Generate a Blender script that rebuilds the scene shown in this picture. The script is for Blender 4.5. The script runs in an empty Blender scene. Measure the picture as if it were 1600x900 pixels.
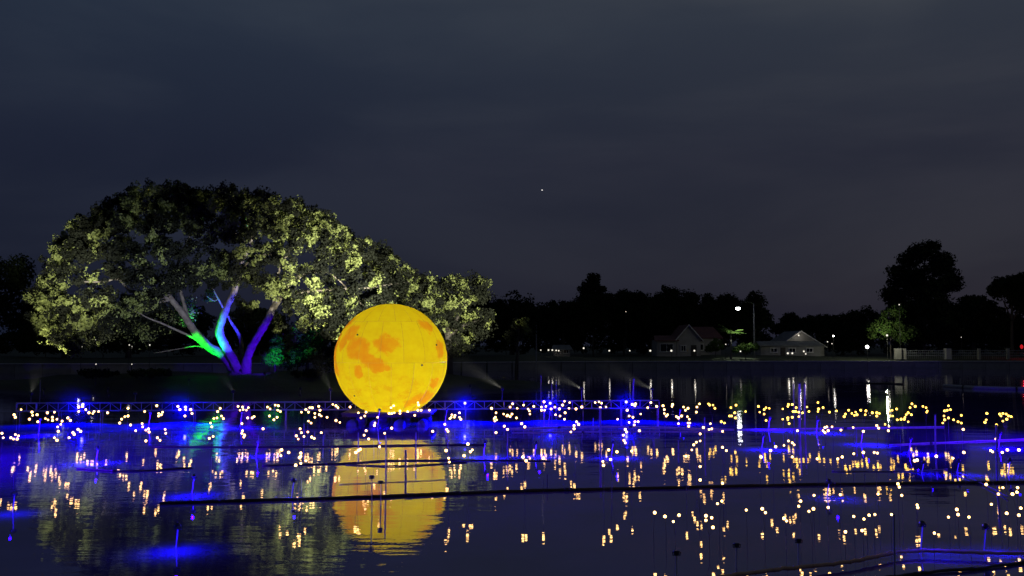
import bpy, math, random
import numpy as np
from mathutils import Vector, Matrix

SC = bpy.context.scene
COL = SC.collection
R = math.radians

# ------------------------------------------------------------------ camera
H = 4.0                      # camera height above the water
F = 1400.0                   # focal length in photograph pixels (1600 wide)
TH = math.atan(90 / F)
cam_d = bpy.data.cameras.new("camera")
cam_d.sensor_width = 36
cam_d.lens = 36 * F / 1600
cam_d.clip_start = 0.1
cam_d.clip_end = 9000
cam = bpy.data.objects.new("camera", cam_d)
COL.objects.link(cam)
cam.location = (0, 0, H)
cam.rotation_euler = (R(90) + TH, 0, 0)
SC.camera = cam

# ------------------------------------------------------------------ exposure, sampling
SC.render.engine = "CYCLES"
SC.view_settings.view_transform = "Standard"
SC.view_settings.look = "None"
SC.view_settings.exposure = 0
SC.view_settings.gamma = 1
SC.view_settings.use_curve_mapping = False
SC.cycles.use_denoising = True
SC.cycles.max_bounces = 6
SC.cycles.diffuse_bounces = 2
SC.cycles.glossy_bounces = 3
SC.cycles.transmission_bounces = 3
SC.cycles.volume_bounces = 0
SC.cycles.sample_clamp_indirect = 60.0
SC.cycles.sample_clamp_direct = 0.0
SC.cycles.use_light_tree = True
SC.cycles.caustics_reflective = False
SC.cycles.caustics_refractive = False


# ------------------------------------------------------------------ node helper
class NT:
    def __init__(self, tree):
        self.t = tree
        self.n = tree.nodes
        self.l = tree.links

    def node(self, typ, **kw):
        nd = self.n.new(typ)
        for k, v in kw.items():
            setattr(nd, k, v)
        return nd

    def set(self, sock, v):
        if hasattr(v, "is_linked") or isinstance(v, bpy.types.NodeSocket):
            self.l.new(v, sock)
        elif isinstance(v, (tuple, list)) and len(v) == 3 and sock.type == "RGBA":
            sock.default_value = (*v, 1)
        else:
            sock.default_value = v

    def math(self, op, a, b=0.0, c=None, clamp=False):
        nd = self.node("ShaderNodeMath", operation=op, use_clamp=clamp)
        self.set(nd.inputs[0], a)
        self.set(nd.inputs[1], b)
        if c is not None:
            self.set(nd.inputs[2], c)
        return nd.outputs[0]

    def vmath(self, op, a, b=None, scale=None):
        nd = self.node("ShaderNodeVectorMath", operation=op)
        self.set(nd.inputs[0], a)
        if b is not None:
            self.set(nd.inputs[1], b)
        if scale is not None:
            self.set(nd.inputs["Scale"], scale)
        return nd.outputs["Value"] if op in ("LENGTH", "DISTANCE", "DOT_PRODUCT") else nd.outputs[0]

    def noise(self, vec, scale, detail=3, rough=0.5, dist=0.0):
        nd = self.node("ShaderNodeTexNoise")
        self.set(nd.inputs["Vector"], vec)
        nd.inputs["Scale"].default_value = scale
        nd.inputs["Detail"].default_value = detail
        nd.inputs["Roughness"].default_value = rough
        nd.inputs["Distortion"].default_value = dist
        return nd.outputs["Fac"]

    def mixc(self, f, a, b, blend="MIX"):
        nd = self.node("ShaderNodeMix", data_type="RGBA", blend_type=blend)
        self.set(nd.inputs[0], f)
        self.set(nd.inputs[6], a)
        self.set(nd.inputs[7], b)
        return nd.outputs[2]

    def ramp(self, f, stops, interp="LINEAR"):
        nd = self.node("ShaderNodeValToRGB")
        nd.color_ramp.interpolation = interp
        e = nd.color_ramp.elements
        while len(e) < len(stops):
            e.new(0.5)
        for i, (p, c) in enumerate(stops):
            e[i].position = p
            e[i].color = (*c, 1) if len(c) == 3 else c
        self.set(nd.inputs[0], f)
        return nd.outputs[0]

    def maprange(self, v, a, b, c, d, smooth=False):
        nd = self.node("ShaderNodeMapRange")
        if smooth:
            nd.interpolation_type = "SMOOTHSTEP"
        self.set(nd.inputs[0], v)
        for i, x in enumerate((a, b, c, d)):
            nd.inputs[i + 1].default_value = x
        return nd.outputs[0]


# ------------------------------------------------------------------ world: night sky after dusk
world = bpy.data.worlds.new("World")
SC.world = world
world.use_nodes = True
w = NT(world.node_tree)
w.n.clear()
tc = w.node("ShaderNodeTexCoord")
vec = tc.outputs["Generated"]
sep = w.node("ShaderNodeSeparateXYZ")
w.l.new(vec, sep.inputs[0])
dusk = w.node("ShaderNodeTexSky", sky_type="NISHITA", sun_disc=False)
dusk.sun_elevation = R(-2)
dusk.sun_rotation = R(60)
base = w.ramp(w.maprange(sep.outputs[2], 0, 1, 0, 1), [
    (0.0, (0.0125, 0.0148, 0.0265)), (0.10, (0.0136, 0.0165, 0.0290)), (0.20, (0.0170, 0.0200, 0.0345)),
    (0.34, (0.0285, 0.0355, 0.0510)), (1.0, (0.0260, 0.0335, 0.0500))])
# left of the view the sky is darker and bluer, right of it a little warmer and brighter
side = w.maprange(sep.outputs[0], -0.5, 0.5, 0, 1, True)
tint = w.mixc(side, (0.66, 0.80, 0.97), (1.12, 1.10, 1.06))
sky = w.mixc(1.0, base, tint, "MULTIPLY")
mp = w.node("ShaderNodeMapping")
w.l.new(vec, mp.inputs[0])
mp.inputs["Scale"].default_value = (1.6, 1.6, 6.5)
mp.inputs["Rotation"].default_value = (0, R(-7), 0)
cl = w.noise(mp.outputs[0], 1.15, 5, 0.5, 0.35)
cloud = w.maprange(cl, 0.40, 0.70, 0.0, 1.0, True)
cloudc = w.mixc(cloud, (0.86, 0.88, 0.94), (1.42, 1.32, 1.20))
sky = w.mixc(1.0, sky, cloudc, "MULTIPLY")
glow = w.mixc(1.0, dusk.outputs[0], (0.012, 0.010, 0.009), "MULTIPLY")
sky = w.mixc(1.0, sky, glow, "ADD")
bg = w.node("ShaderNodeBackground")
w.l.new(sky, bg.inputs[0])
bg.inputs[1].default_value = 1.0
out = w.node("ShaderNodeOutputWorld")
w.l.new(bg.outputs[0], out.inputs[0])


# ------------------------------------------------------------------ geometry of the place
def ray(px, py):
    x = (px - 800) / F
    y = (450 - py) / F
    return Vector((x, math.cos(TH) - y * math.sin(TH), math.sin(TH) + y * math.cos(TH)))


def P(px, py, d):
    """The point of the place seen at photograph pixel (px, py) at distance d ahead."""
    v = ray(px, py)
    return Vector((0, 0, H)) + v * (d / v.y)


def G(px, py, z=0.0):
    """The point at height z seen at photograph pixel (px, py)."""
    v = ray(px, py)
    return Vector((0, 0, H)) + v * ((z - H) / v.z)


def XD(px, d):
    """World x of the photograph column px for a thing at distance d standing near the ground."""
    v = ray(px, 560)
    return v.x / v.y * d


# ------------------------------------------------------------------ materials
MATS = {}


def mat(name):
    m = bpy.data.materials.new(name)
    m.use_nodes = True
    t = NT(m.node_tree)
    t.n.clear()
    o = t.node("ShaderNodeOutputMaterial")
    MATS[name] = m
    return m, t, o


def simple(name, c1, c2=None, rough=0.7, metal=0.0, scale=3.0, bump=0.15):
    m, t, o = mat(name)
    co = t.node("ShaderNodeTexCoord").outputs["Object"]
    b = t.node("ShaderNodeBsdfPrincipled")
    n = t.noise(co, scale, 5, 0.6)
    c2 = c2 or tuple(x * 0.6 for x in c1)
    t.set(b.inputs["Base Color"], t.mixc(t.maprange(n, 0.35, 0.65, 0, 1), c1, c2))
    b.inputs["Roughness"].default_value = rough
    b.inputs["Metallic"].default_value = metal
    if bump:
        bm = t.node("ShaderNodeBump")
        bm.inputs["Strength"].default_value = bump
        bm.inputs["Distance"].default_value = 0.02
        t.l.new(t.noise(co, scale * 6, 3), bm.inputs["Height"])
        t.l.new(bm.outputs[0], b.inputs["Normal"])
    t.l.new(b.outputs[0], o.inputs[0])
    return m


def emitter(name, col, strength, sampling="AUTO"):
    m, t, o = mat(name)
    e = t.node("ShaderNodeEmission")
    e.inputs[0].default_value = (*col, 1)
    e.inputs[1].default_value = strength
    t.l.new(e.outputs[0], o.inputs[0])
    m.cycles.emission_sampling = sampling
    return m


def leaves(name, c1, c2, c3, scale=0.5):
    m, t, o = mat(name)
    co = t.node("ShaderNodeNewGeometry").outputs["Position"]
    n = t.noise(co, scale, 3, 0.6)
    n2 = t.noise(co, scale * 7, 2, 0.6)
    c = t.mixc(t.maprange(n, 0.4, 0.6, 0, 1), c1, c2)
    c = t.mixc(t.maprange(n2, 0.45, 0.7, 0, 1), c, c3)
    d = t.node("ShaderNodeBsdfDiffuse")
    t.set(d.inputs[0], c)
    tr = t.node("ShaderNodeBsdfTranslucent")
    t.set(tr.inputs[0], c)
    mx = t.node("ShaderNodeMixShader")
    mx.inputs[0].default_value = 0.3
    t.l.new(d.outputs[0], mx.inputs[1])
    t.l.new(tr.outputs[0], mx.inputs[2])
    t.l.new(mx.outputs[0], o.inputs[0])
    return m


def tufted():
    """Rain tree leaves: contrast of lit tufts and dim gaps put into the leaf colour."""
    m, t, o = mat("rain_tree_leaves")
    co = t.node("ShaderNodeNewGeometry").outputs["Position"]
    n = t.noise(co, 0.54, 2, 0.5)
    n2 = t.noise(co, 3.0, 2, 0.6)
    n3 = t.noise(co, 0.16, 1, 0.5)
    f = t.maprange(t.math("MULTIPLY_ADD", n3, 0.35, n), 0.70, 0.735, 0, 1, True)
    shaded = t.mixc(n2, (0.013, 0.015, 0.011), (0.028, 0.031, 0.022))  # colour of the gaps, darkened as if in shade
    new = t.mixc(n2, (0.17, 0.20, 0.050), (0.29, 0.33, 0.13))  # colour of the tufts, paled as if the floodlights caught them
    c = t.mixc(f, shaded, new)
    d = t.node("ShaderNodeBsdfDiffuse")
    t.set(d.inputs[0], c)
    tr = t.node("ShaderNodeBsdfTranslucent")
    t.set(tr.inputs[0], c)
    mx = t.node("ShaderNodeMixShader")
    mx.inputs[0].default_value = 0.25
    t.l.new(d.outputs[0], mx.inputs[1])
    t.l.new(tr.outputs[0], mx.inputs[2])
    t.l.new(mx.outputs[0], o.inputs[0])
    return m


M_leaf = tufted()
M_dark = leaves("far_tree_leaves", (0.020, 0.030, 0.014), (0.030, 0.040, 0.018), (0.016, 0.022, 0.012), 0.3)
M_green = leaves("garden_leaves", (0.05, 0.11, 0.02), (0.07, 0.12, 0.03), (0.09, 0.10, 0.04), 0.8)
M_bark = simple("bark", (0.23, 0.20, 0.17), (0.12, 0.10, 0.085), 0.9, 0, 2.2, 0.7)
M_darkbark = simple("dark_bark", (0.07, 0.06, 0.05), None, 0.9, 0, 2.0, 0.4)
M_alu = simple("aluminium", (0.42, 0.42, 0.44), (0.30, 0.30, 0.32), 0.42, 0.6, 6, 0.05)
M_black = simple("black_housing", (0.012, 0.012, 0.013), (0.02, 0.02, 0.02), 0.45, 0, 12, 0.05)
M_stem = simple("grey_stem", (0.32, 0.32, 0.33), (0.2, 0.2, 0.2), 0.6, 0, 8, 0.1)
M_wire = simple("dark_wire", (0.035, 0.035, 0.03), None, 0.6, 0, 8, 0.0)
M_hose = simple("black_pipe", (0.018, 0.012, 0.014), (0.03, 0.02, 0.02), 0.55, 0, 5, 0.1)
M_bamboo = simple("bamboo", (0.60, 0.36, 0.24), (0.45, 0.25, 0.16), 0.55, 0, 3, 0.25)
M_rope = simple("pale_rope", (0.35, 0.33, 0.36), (0.25, 0.24, 0.26), 0.7, 0, 8, 0.1)
M_deck = simple("deck_plywood", (0.05, 0.04, 0.035), None, 0.8, 0, 4, 0.1)
M_float = simple("blue_float", (0.03, 0.05, 0.16), None, 0.5, 0, 3, 0.05)
M_wall = simple("white_wall", (0.32, 0.30, 0.28), (0.24, 0.22, 0.20), 0.85, 0, 0.8, 0.1)
M_trim = simple("pale_trim", (0.62, 0.60, 0.58), (0.50, 0.48, 0.46), 0.8, 0, 1.5, 0.05)
M_roofr = simple("red_roof", (0.13, 0.045, 0.035), (0.09, 0.03, 0.03), 0.8, 0, 1.0, 0.3)
M_roofg = simple("grey_roof", (0.20, 0.20, 0.19), (0.13, 0.13, 0.13), 0.8, 0, 1.0, 0.3)
M_concrete = simple("concrete", (0.30, 0.29, 0.28), (0.20, 0.19, 0.18), 0.9, 0, 0.5, 0.4)
M_pane = simple("window_glass", (0.01, 0.012, 0.015), None, 0.08, 0, 1, 0.0)
M_grass = leaves("grass", (0.03, 0.045, 0.015), (0.045, 0.05, 0.02), (0.05, 0.055, 0.02), 0.9)
M_bulb = emitter("warm_bulb", (1.0, 0.54, 0.17), 9, "AUTO")
M_bulb2 = emitter("amber_bulb", (1.0, 0.55, 0.07), 7, "AUTO")
M_white = emitter("white_lamp", (1.0, 0.97, 0.90), 60)
M_blue = emitter("blue_led", (0.10, 0.08, 1.0), 16)
M_gardenlamp = emitter("garden_lamp", (1.0, 0.93, 0.78), 1.15)
M_gardenbright = emitter("bright_garden_lamp", (1.0, 0.96, 0.86), 14)
M_redlamp = emitter("red_lamp", (1.0, 0.02, 0.03), 0.5)
M_star = emitter("starlight", (1.0, 0.95, 0.9), 1.0, "NONE")


def ground_mat():
    m, t, o = mat("earth_bank")
    co = t.node("ShaderNodeNewGeometry").outputs["Position"]
    n = t.noise(co, 0.25, 6, 0.65)
    c = t.ramp(n, [(0.3, (0.035, 0.028, 0.02)), (0.5, (0.03, 0.04, 0.018)), (0.7, (0.05, 0.05, 0.028))])
    b = t.node("ShaderNodeBsdfPrincipled")
    t.set(b.inputs["Base Color"], c)
    b.inputs["Roughness"].default_value = 0.95
    bm = t.node("ShaderNodeBump")
    bm.inputs["Strength"].default_value = 0.8
    bm.inputs["Distance"].default_value = 0.15
    t.l.new(t.noise(co, 2.5, 5, 0.7), bm.inputs["Height"])
    t.l.new(bm.outputs[0], b.inputs["Normal"])
    t.l.new(b.outputs[0], o.inputs[0])
    return m


def water_mat():
    m, t, o = mat("lake_water")
    pos = t.node("ShaderNodeNewGeometry").outputs["Position"]

    def height(off):
        p = t.vmath("ADD", pos, off)
        q1 = t.vmath("MULTIPLY", p, (0.30, 1.0, 1.0))
        h1 = t.noise(q1, 0.85, 2.5, 0.5, 0.3)
        q2 = t.vmath("MULTIPLY", p, (0.30, 1.0, 1.0))
        h2 = t.noise(q2, 3.6, 2, 0.5)
        q3 = t.vmath("MULTIPLY", p, (0.7, 1.0, 1.0))
        h3 = t.noise(q3, 16.0, 1, 0.5)
        s = t.math("MULTIPLY", h1, A1)
        s = t.math("MULTIPLY_ADD", h2, A2, s)
        return t.math("MULTIPLY_ADD", h3, A3, s)

    A1, A2, A3 = 0.0125, 0.0030, 0.0006
    e = 0.012
    h0 = height((0, 0, 0))
    hx = height((e, 0, 0))
    hy = height((0, e, 0))
    calm = t.maprange(t.noise(t.vmath("MULTIPLY", pos, (0.5, 1, 1)), 0.11, 2), 0.35, 0.65, 0.55, 1.25)
    k = t.math("DIVIDE", calm, e)
    dx = t.math("MULTIPLY", t.math("SUBTRACT", h0, hx), k)
    dy = t.math("MULTIPLY", t.math("SUBTRACT", h0, hy), k)
    cx = t.node("ShaderNodeCombineXYZ")
    t.l.new(dx, cx.inputs[0])
    t.l.new(dy, cx.inputs[1])
    cx.inputs[2].default_value = 1.0
    nrm = t.vmath("NORMALIZE", cx.outputs[0])
    gl = t.node("ShaderNodeBsdfGlossy")
    gl.inputs["Color"].default_value = (0.97, 0.95, 0.97, 1)
    gl.inputs["Roughness"].default_value = 0.0
    t.l.new(nrm, gl.inputs["Normal"])
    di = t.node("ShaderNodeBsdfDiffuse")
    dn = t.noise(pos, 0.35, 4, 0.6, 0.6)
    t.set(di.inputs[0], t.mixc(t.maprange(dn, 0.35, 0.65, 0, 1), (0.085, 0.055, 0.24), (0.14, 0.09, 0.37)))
    fr = t.node("ShaderNodeFresnel")
    fr.inputs["IOR"].default_value = 1.65
    t.l.new(nrm, fr.inputs["Normal"])
    mx = t.node("ShaderNodeMixShader")
    t.l.new(t.math("MULTIPLY_ADD", fr.outputs[0], 0.78, 0.24), mx.inputs[0])
    t.l.new(di.outputs[0], mx.inputs[1])
    t.l.new(gl.outputs[0], mx.inputs[2])
    t.l.new(mx.outputs[0], o.inputs[0])
    return m


M_ground = ground_mat()
M_water = water_mat()


# ------------------------------------------------------------------ mesh helpers
class MB:
    def __init__(self):
        self.v = []
        self.f = []

    def add(self, vs, fs):
        n = len(self.v)
        self.v += [tuple(x) for x in vs]
        self.f += [tuple(i + n for i in q) for q in fs]

    def box(self, c, s, rz=0.0, taper=1.0):
        cx, cy, cz = c
        hx, hy, hz = s[0] / 2, s[1] / 2, s[2] / 2
        vs = []
        for dz, k in ((-hz, 1.0), (hz, taper)):
            for dx, dy in ((-hx, -hy), (hx, -hy), (hx, hy), (-hx, hy)):
                x, y = dx * k, dy * k
                vs.append((cx + x * math.cos(rz) - y * math.sin(rz), cy + x * math.sin(rz) + y * math.cos(rz), cz + dz))
        self.add(vs, [(3, 2, 1, 0), (4, 5, 6, 7), (0, 1, 5, 4), (1, 2, 6, 5), (2, 3, 7, 6), (3, 0, 4, 7)])

    def tube(self, pts, rad, n=6, cap=True):
        pts = [Vector(p) for p in pts]
        if not hasattr(rad, "__len__"):
            rad = [rad] * len(pts)
        vs = []
        ref = None
        for i, p in enumerate(pts):
            a = pts[max(i - 1, 0)]
            b = pts[min(i + 1, len(pts) - 1)]
            d = (b - a)
            d = d.normalized() if d.length > 1e-9 else Vector((0, 0, 1))
            if ref is None:
                ref = Vector((1, 0, 0)) if abs(d.x) < 0.8 else Vector((0, 1, 0))
            s = d.cross(ref).normalized()
            u = s.cross(d).normalized()
            ref = u
            for k in range(n):
                an = 2 * math.pi * k / n
                vs.append(p + (s * math.cos(an) + u * math.sin(an)) * rad[i])
        fs = []
        for i in range(len(pts) - 1):
            for k in range(n):
                fs.append((i * n + k, i * n + (k + 1) % n, (i + 1) * n + (k + 1) % n, (i + 1) * n + k))
        if cap:
            fs.append(tuple(range(n))[::-1])
            fs.append(tuple((len(pts) - 1) * n + k for k in range(n)))
        self.add(vs, fs)

    def lathe(self, prof, n=12, c=(0, 0, 0)):
        vs = []
        for r, z in prof:
            for k in range(n):
                a = 2 * math.pi * k / n
                vs.append((c[0] + r * math.cos(a), c[1] + r * math.sin(a), c[2] + z))
        fs = []
        for i in range(len(prof) - 1):
            for k in range(n):
                fs.append((i * n + k, i * n + (k + 1) % n, (i + 1) * n + (k + 1) % n, (i + 1) * n + k))
        self.add(vs, fs)

    def prism(self, poly, y0, y1):
        """poly in (x, z), extruded from y0 to y1"""
        n = len(poly)
        vs = [(x, y0, z) for x, z in poly] + [(x, y1, z) for x, z in poly]
        fs = [tuple(range(n)), tuple(range(2 * n - 1, n - 1, -1))]
        for k in range(n):
            fs.append((k, n + k, n + (k + 1) % n, (k + 1) % n))
        self.add(vs, fs)

    def mesh(self, name, m, smooth=False):
        me = bpy.data.meshes.new(name)
        me.from_pydata(self.v, [], self.f)
        if m:
            me.materials.append(m)
        if smooth:
            me.polygons.foreach_set("use_smooth", [True] * len(me.polygons))
        me.update()
        return me

    def build(self, name, m, parent=None, smooth=False, loc=None):
        o = bpy.data.objects.new(name, self.mesh(name, m, smooth))
        COL.objects.link(o)
        if parent is not None:
            o.parent = parent
        if loc is not None:
            o.location = loc
        return o


def tag(o, label=None, cat=None, group=None, kind=None):
    if label:
        o["label"] = label
    if cat:
        o["category"] = cat
    if group:
        o["group"] = group
    if kind:
        o["kind"] = kind
    return o


def empty(name, loc, rz=0.0):
    o = bpy.data.objects.new(name, None)
    o.empty_display_size = 0.3
    COL.objects.link(o)
    o.location = loc
    o.rotation_euler = (0, 0, rz)
    return o


def link_mesh(name, me, parent, loc=(0, 0, 0), rot=None, scale=None):
    o = bpy.data.objects.new(name, me)
    COL.objects.link(o)
    o.parent = parent
    o.location = loc
    if rot is not None:
        o.rotation_mode = "QUATERNION"
        o.rotation_quaternion = rot
    if scale is not None:
        o.scale = scale
    return o


def rod(name, me, parent, a, b, r):
    """A unit rod mesh (radius 1, length 1 along z) laid from a to b."""
    a, b = Vector(a), Vector(b)
    d = b - a
    return link_mesh(name, me, parent, a, d.to_track_quat("Z", "Y"), (r, r, d.length))


_u = MB()
_u.tube([(0, 0, 0), (0, 0, 1)], 1.0, 8)
ROD = {k: _u.mesh("rod", m, True) for k, m in
       (("alu", M_alu), ("wire", M_wire), ("stem", M_stem), ("black", M_black), ("wall", M_trim))}


def catmull(pts, n=6):
    pts = [Vector(p) for p in pts]
    q = [pts[0] * 2 - pts[1]] + pts + [pts[-1] * 2 - pts[-2]]
    out = []
    for i in range(1, len(q) - 2):
        for k in range(n):
            t = k / n
            a, b, c, d = q[i - 1], q[i], q[i + 1], q[i + 2]
            out.append(0.5 * ((2 * b) + (c - a) * t + (2 * a - 5 * b + 4 * c - d) * t * t + (3 * b - a - 3 * c + d) * t ** 3))
    out.append(pts[-1])
    return out


def lamp(name, kind, loc, col, power, parent=None, size=0.1, aim=None, cone=None, blend=0.4):
    d = bpy.data.lights.new(name, kind)
    d.color = col
    d.energy = power
    d.shadow_soft_size = size
    if kind == "SPOT":
        d.spot_size = R(cone)
        d.spot_blend = blend
    o = bpy.data.objects.new(name, d)
    COL.objects.link(o)
    o.location = loc
    if aim is not None:
        o.rotation_mode = "QUATERNION"
        o.rotation_quaternion = (Vector(aim) - Vector(loc)).to_track_quat("-Z", "Y")
    if parent is not None:
        o.parent = parent
        o.matrix_parent_inverse = Matrix.Translation(-parent.location)
    return o


# ------------------------------------------------------------------ foliage
def leaf_quads(cen, nrm, size, rng):
    n = len(cen)
    a = rng.normal(size=(n, 3))
    u = np.cross(nrm, a)
    u /= np.linalg.norm(u, axis=1)[:, None] + 1e-9
    v = np.cross(nrm, u)
    su = (size * rng.uniform(0.7, 1.3, n))[:, None]
    sv = (size * rng.uniform(0.4, 0.8, n))[:, None]
    u = u * su * 0.5
    v = v * sv * 0.5
    k = nrm * su * 0.12
    # a leaf: bent kite of two triangles each side of its midrib
    return np.stack([cen - u, cen - v + k, cen + u, cen + v + k], axis=1).reshape(-1, 3)


def foliage_mesh(name, clumps, per, size, m, seed, flat=0.65, droop=0.0):
    """clumps: array of (x, y, z, r); leaves spread through every clump, most near its skin."""
    rng = np.random.default_rng(seed)
    c = np.asarray(clumps, float)
    w_ = np.repeat(np.arange(len(c)), per)
    n = len(w_)
    d = rng.normal(size=(n, 3))
    d /= np.linalg.norm(d, axis=1)[:, None]
    # lumpy radius: every clump is several tufts
    lob = rng.normal(size=(len(c), 4, 3))
    lob /= np.linalg.norm(lob, axis=2)[:, :, None]
    dots = np.einsum("nij,nj->ni", lob[w_], d).max(axis=1)
    rad = c[w_, 3] * (0.45 + 0.62 * np.clip(dots, 0, 1) ** 2) * rng.uniform(0.45, 1.0, n) ** 0.45
    p = c[w_, :3] + d * rad[:, None] * np.array([1, 1, flat])
    p[:, 2] -= droop * rng.uniform(0, 1, n) ** 2 * c[w_, 3]
    nr = d * 0.8 + rng.normal(size=(n, 3)) * 0.55
    nr /= np.linalg.norm(nr, axis=1)[:, None]
    vs = leaf_quads(p, nr, size, rng)
    me = bpy.data.meshes.new(name)
    me.vertices.add(len(vs))
    me.vertices.foreach_set("co", vs.ravel())
    me.loops.add(4 * n)
    me.loops.foreach_set("vertex_index", np.arange(4 * n, dtype=np.int32))
    me.polygons.add(n)
    me.polygons.foreach_set("loop_start", np.arange(0, 4 * n, 4, dtype=np.int32))
    me.polygons.foreach_set("loop_total", np.full(n, 4, dtype=np.int32))
    me.materials.append(m)
    me.update()
    me.validate()
    return me


def foliage(name, parent, clumps, per, size, m, seed, base=(0, 0, 0), **kw):
    c = np.asarray(clumps, float).copy()
    c[:, :3] -= np.array(base)
    o = bpy.data.objects.new(name, foliage_mesh(name, c, per, size, m, seed, **kw))
    COL.objects.link(o)
    o.parent = parent
    return o


# ------------------------------------------------------------------ terrain
def shore_y(x):
    return 141 + 11 * math.tanh((x + 10) / 30)


IC = Vector((XD(350, 87), 87.5, 0))      # the island under the big tree


def terrain_z(x, y):
    s = y - shore_y(x)
    z = -1.5
    if s > 1.3:
        z = 1.15 + 0.9 * min(1, max(0, s - 1) / 14) + 0.25 * math.sin(x * 0.13 + y * 0.05) * min(1, max(0, s) / 20)
    # island
    e = ((x - IC.x - 3) / 30) ** 2 + ((y - IC.y) / 9.5) ** 2
    b = 1.75 * (1 - e) + 0.12 * math.sin(x * 0.7) + 0.1 * math.sin(y * 1.3 + x * 0.4)
    if b > -1.5:
        z = max(z, min(b, 1.3 + 0.15 * math.sin(x * 0.5)))
    # near bank, under and behind the camera
    if y < 4:
        z = max(z, min(2.3, (2.0 - y) * 0.6 - 1.0))
    return z


def build_ground():
    xs = sorted(set(list(np.arange(-3000, -139, 260.0)) + list(np.arange(-140, 141, 1.6)) + list(np.arange(160, 3200, 260.0))))
    ys = sorted(set(list(np.arange(-200, -20, 30.0)) + list(np.arange(-20, 72, 4.0)) + list(np.arange(72, 185, 0.9)) + list(np.arange(186, 300, 12.0)) + [400, 600, 1000, 2000, 4000]))
    vs, fs = [], []
    for y in ys:
        for x in xs:
            vs.append((x, y, terrain_z(x, y)))
    nx = len(xs)
    for j in range(len(ys) - 1):
        for i in range(nx - 1):
            fs.append((j * nx + i, j * nx + i + 1, (j + 1) * nx + i + 1, (j + 1) * nx + i))
    b = MB()
    b.v, b.f = vs, fs
    tag(b.build("ground", M_ground, smooth=True), kind="structure")


build_ground()
b = MB()
b.add([(-600, -30, 0), (600, -30, 0), (600, 420, 0), (-600, 420, 0)], [(0, 1, 2, 3)])
tag(b.build("water", M_water), kind="structure")

# retaining wall along the far shore: concrete panels with a proud cap
wall_root = empty("retaining_wall", (0, shore_y(0), 0))
tag(wall_root, "long low grey concrete retaining wall along the far shore of the lake", "wall")
PL = 4.0
_p = MB()
_p.box((0, 0, 0.35), (PL - 0.05, 0.3, 1.9))
panel_me = _p.mesh("panel", M_concrete)
_c = MB()
_c.box((0, -0.04, 1.36), (PL - 0.02, 0.5, 0.12))
cap_me = _c.mesh("cap", M_trim)
x = -112.0
while x < 116:
    y0, y1 = shore_y(x), shore_y(x + PL)
    a = math.atan2(y1 - y0, PL)
    for me, nm in ((panel_me, "panel"), (cap_me, "cap")):
        o = link_mesh(nm, me, wall_root, (x + PL / 2, (y0 + y1) / 2 - shore_y(0), 0))
        o.rotation_euler = (0, 0, a)
    x += PL

# ------------------------------------------------------------------ the moon lantern
MD = 46.3
MC = P(611, 562.5, MD)
MR = 88 / F * MD * 0.997
FLATZ = MC.z - P(611, 641.5, MD).z       # the ball sits flat on its base this far below its centre


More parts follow.
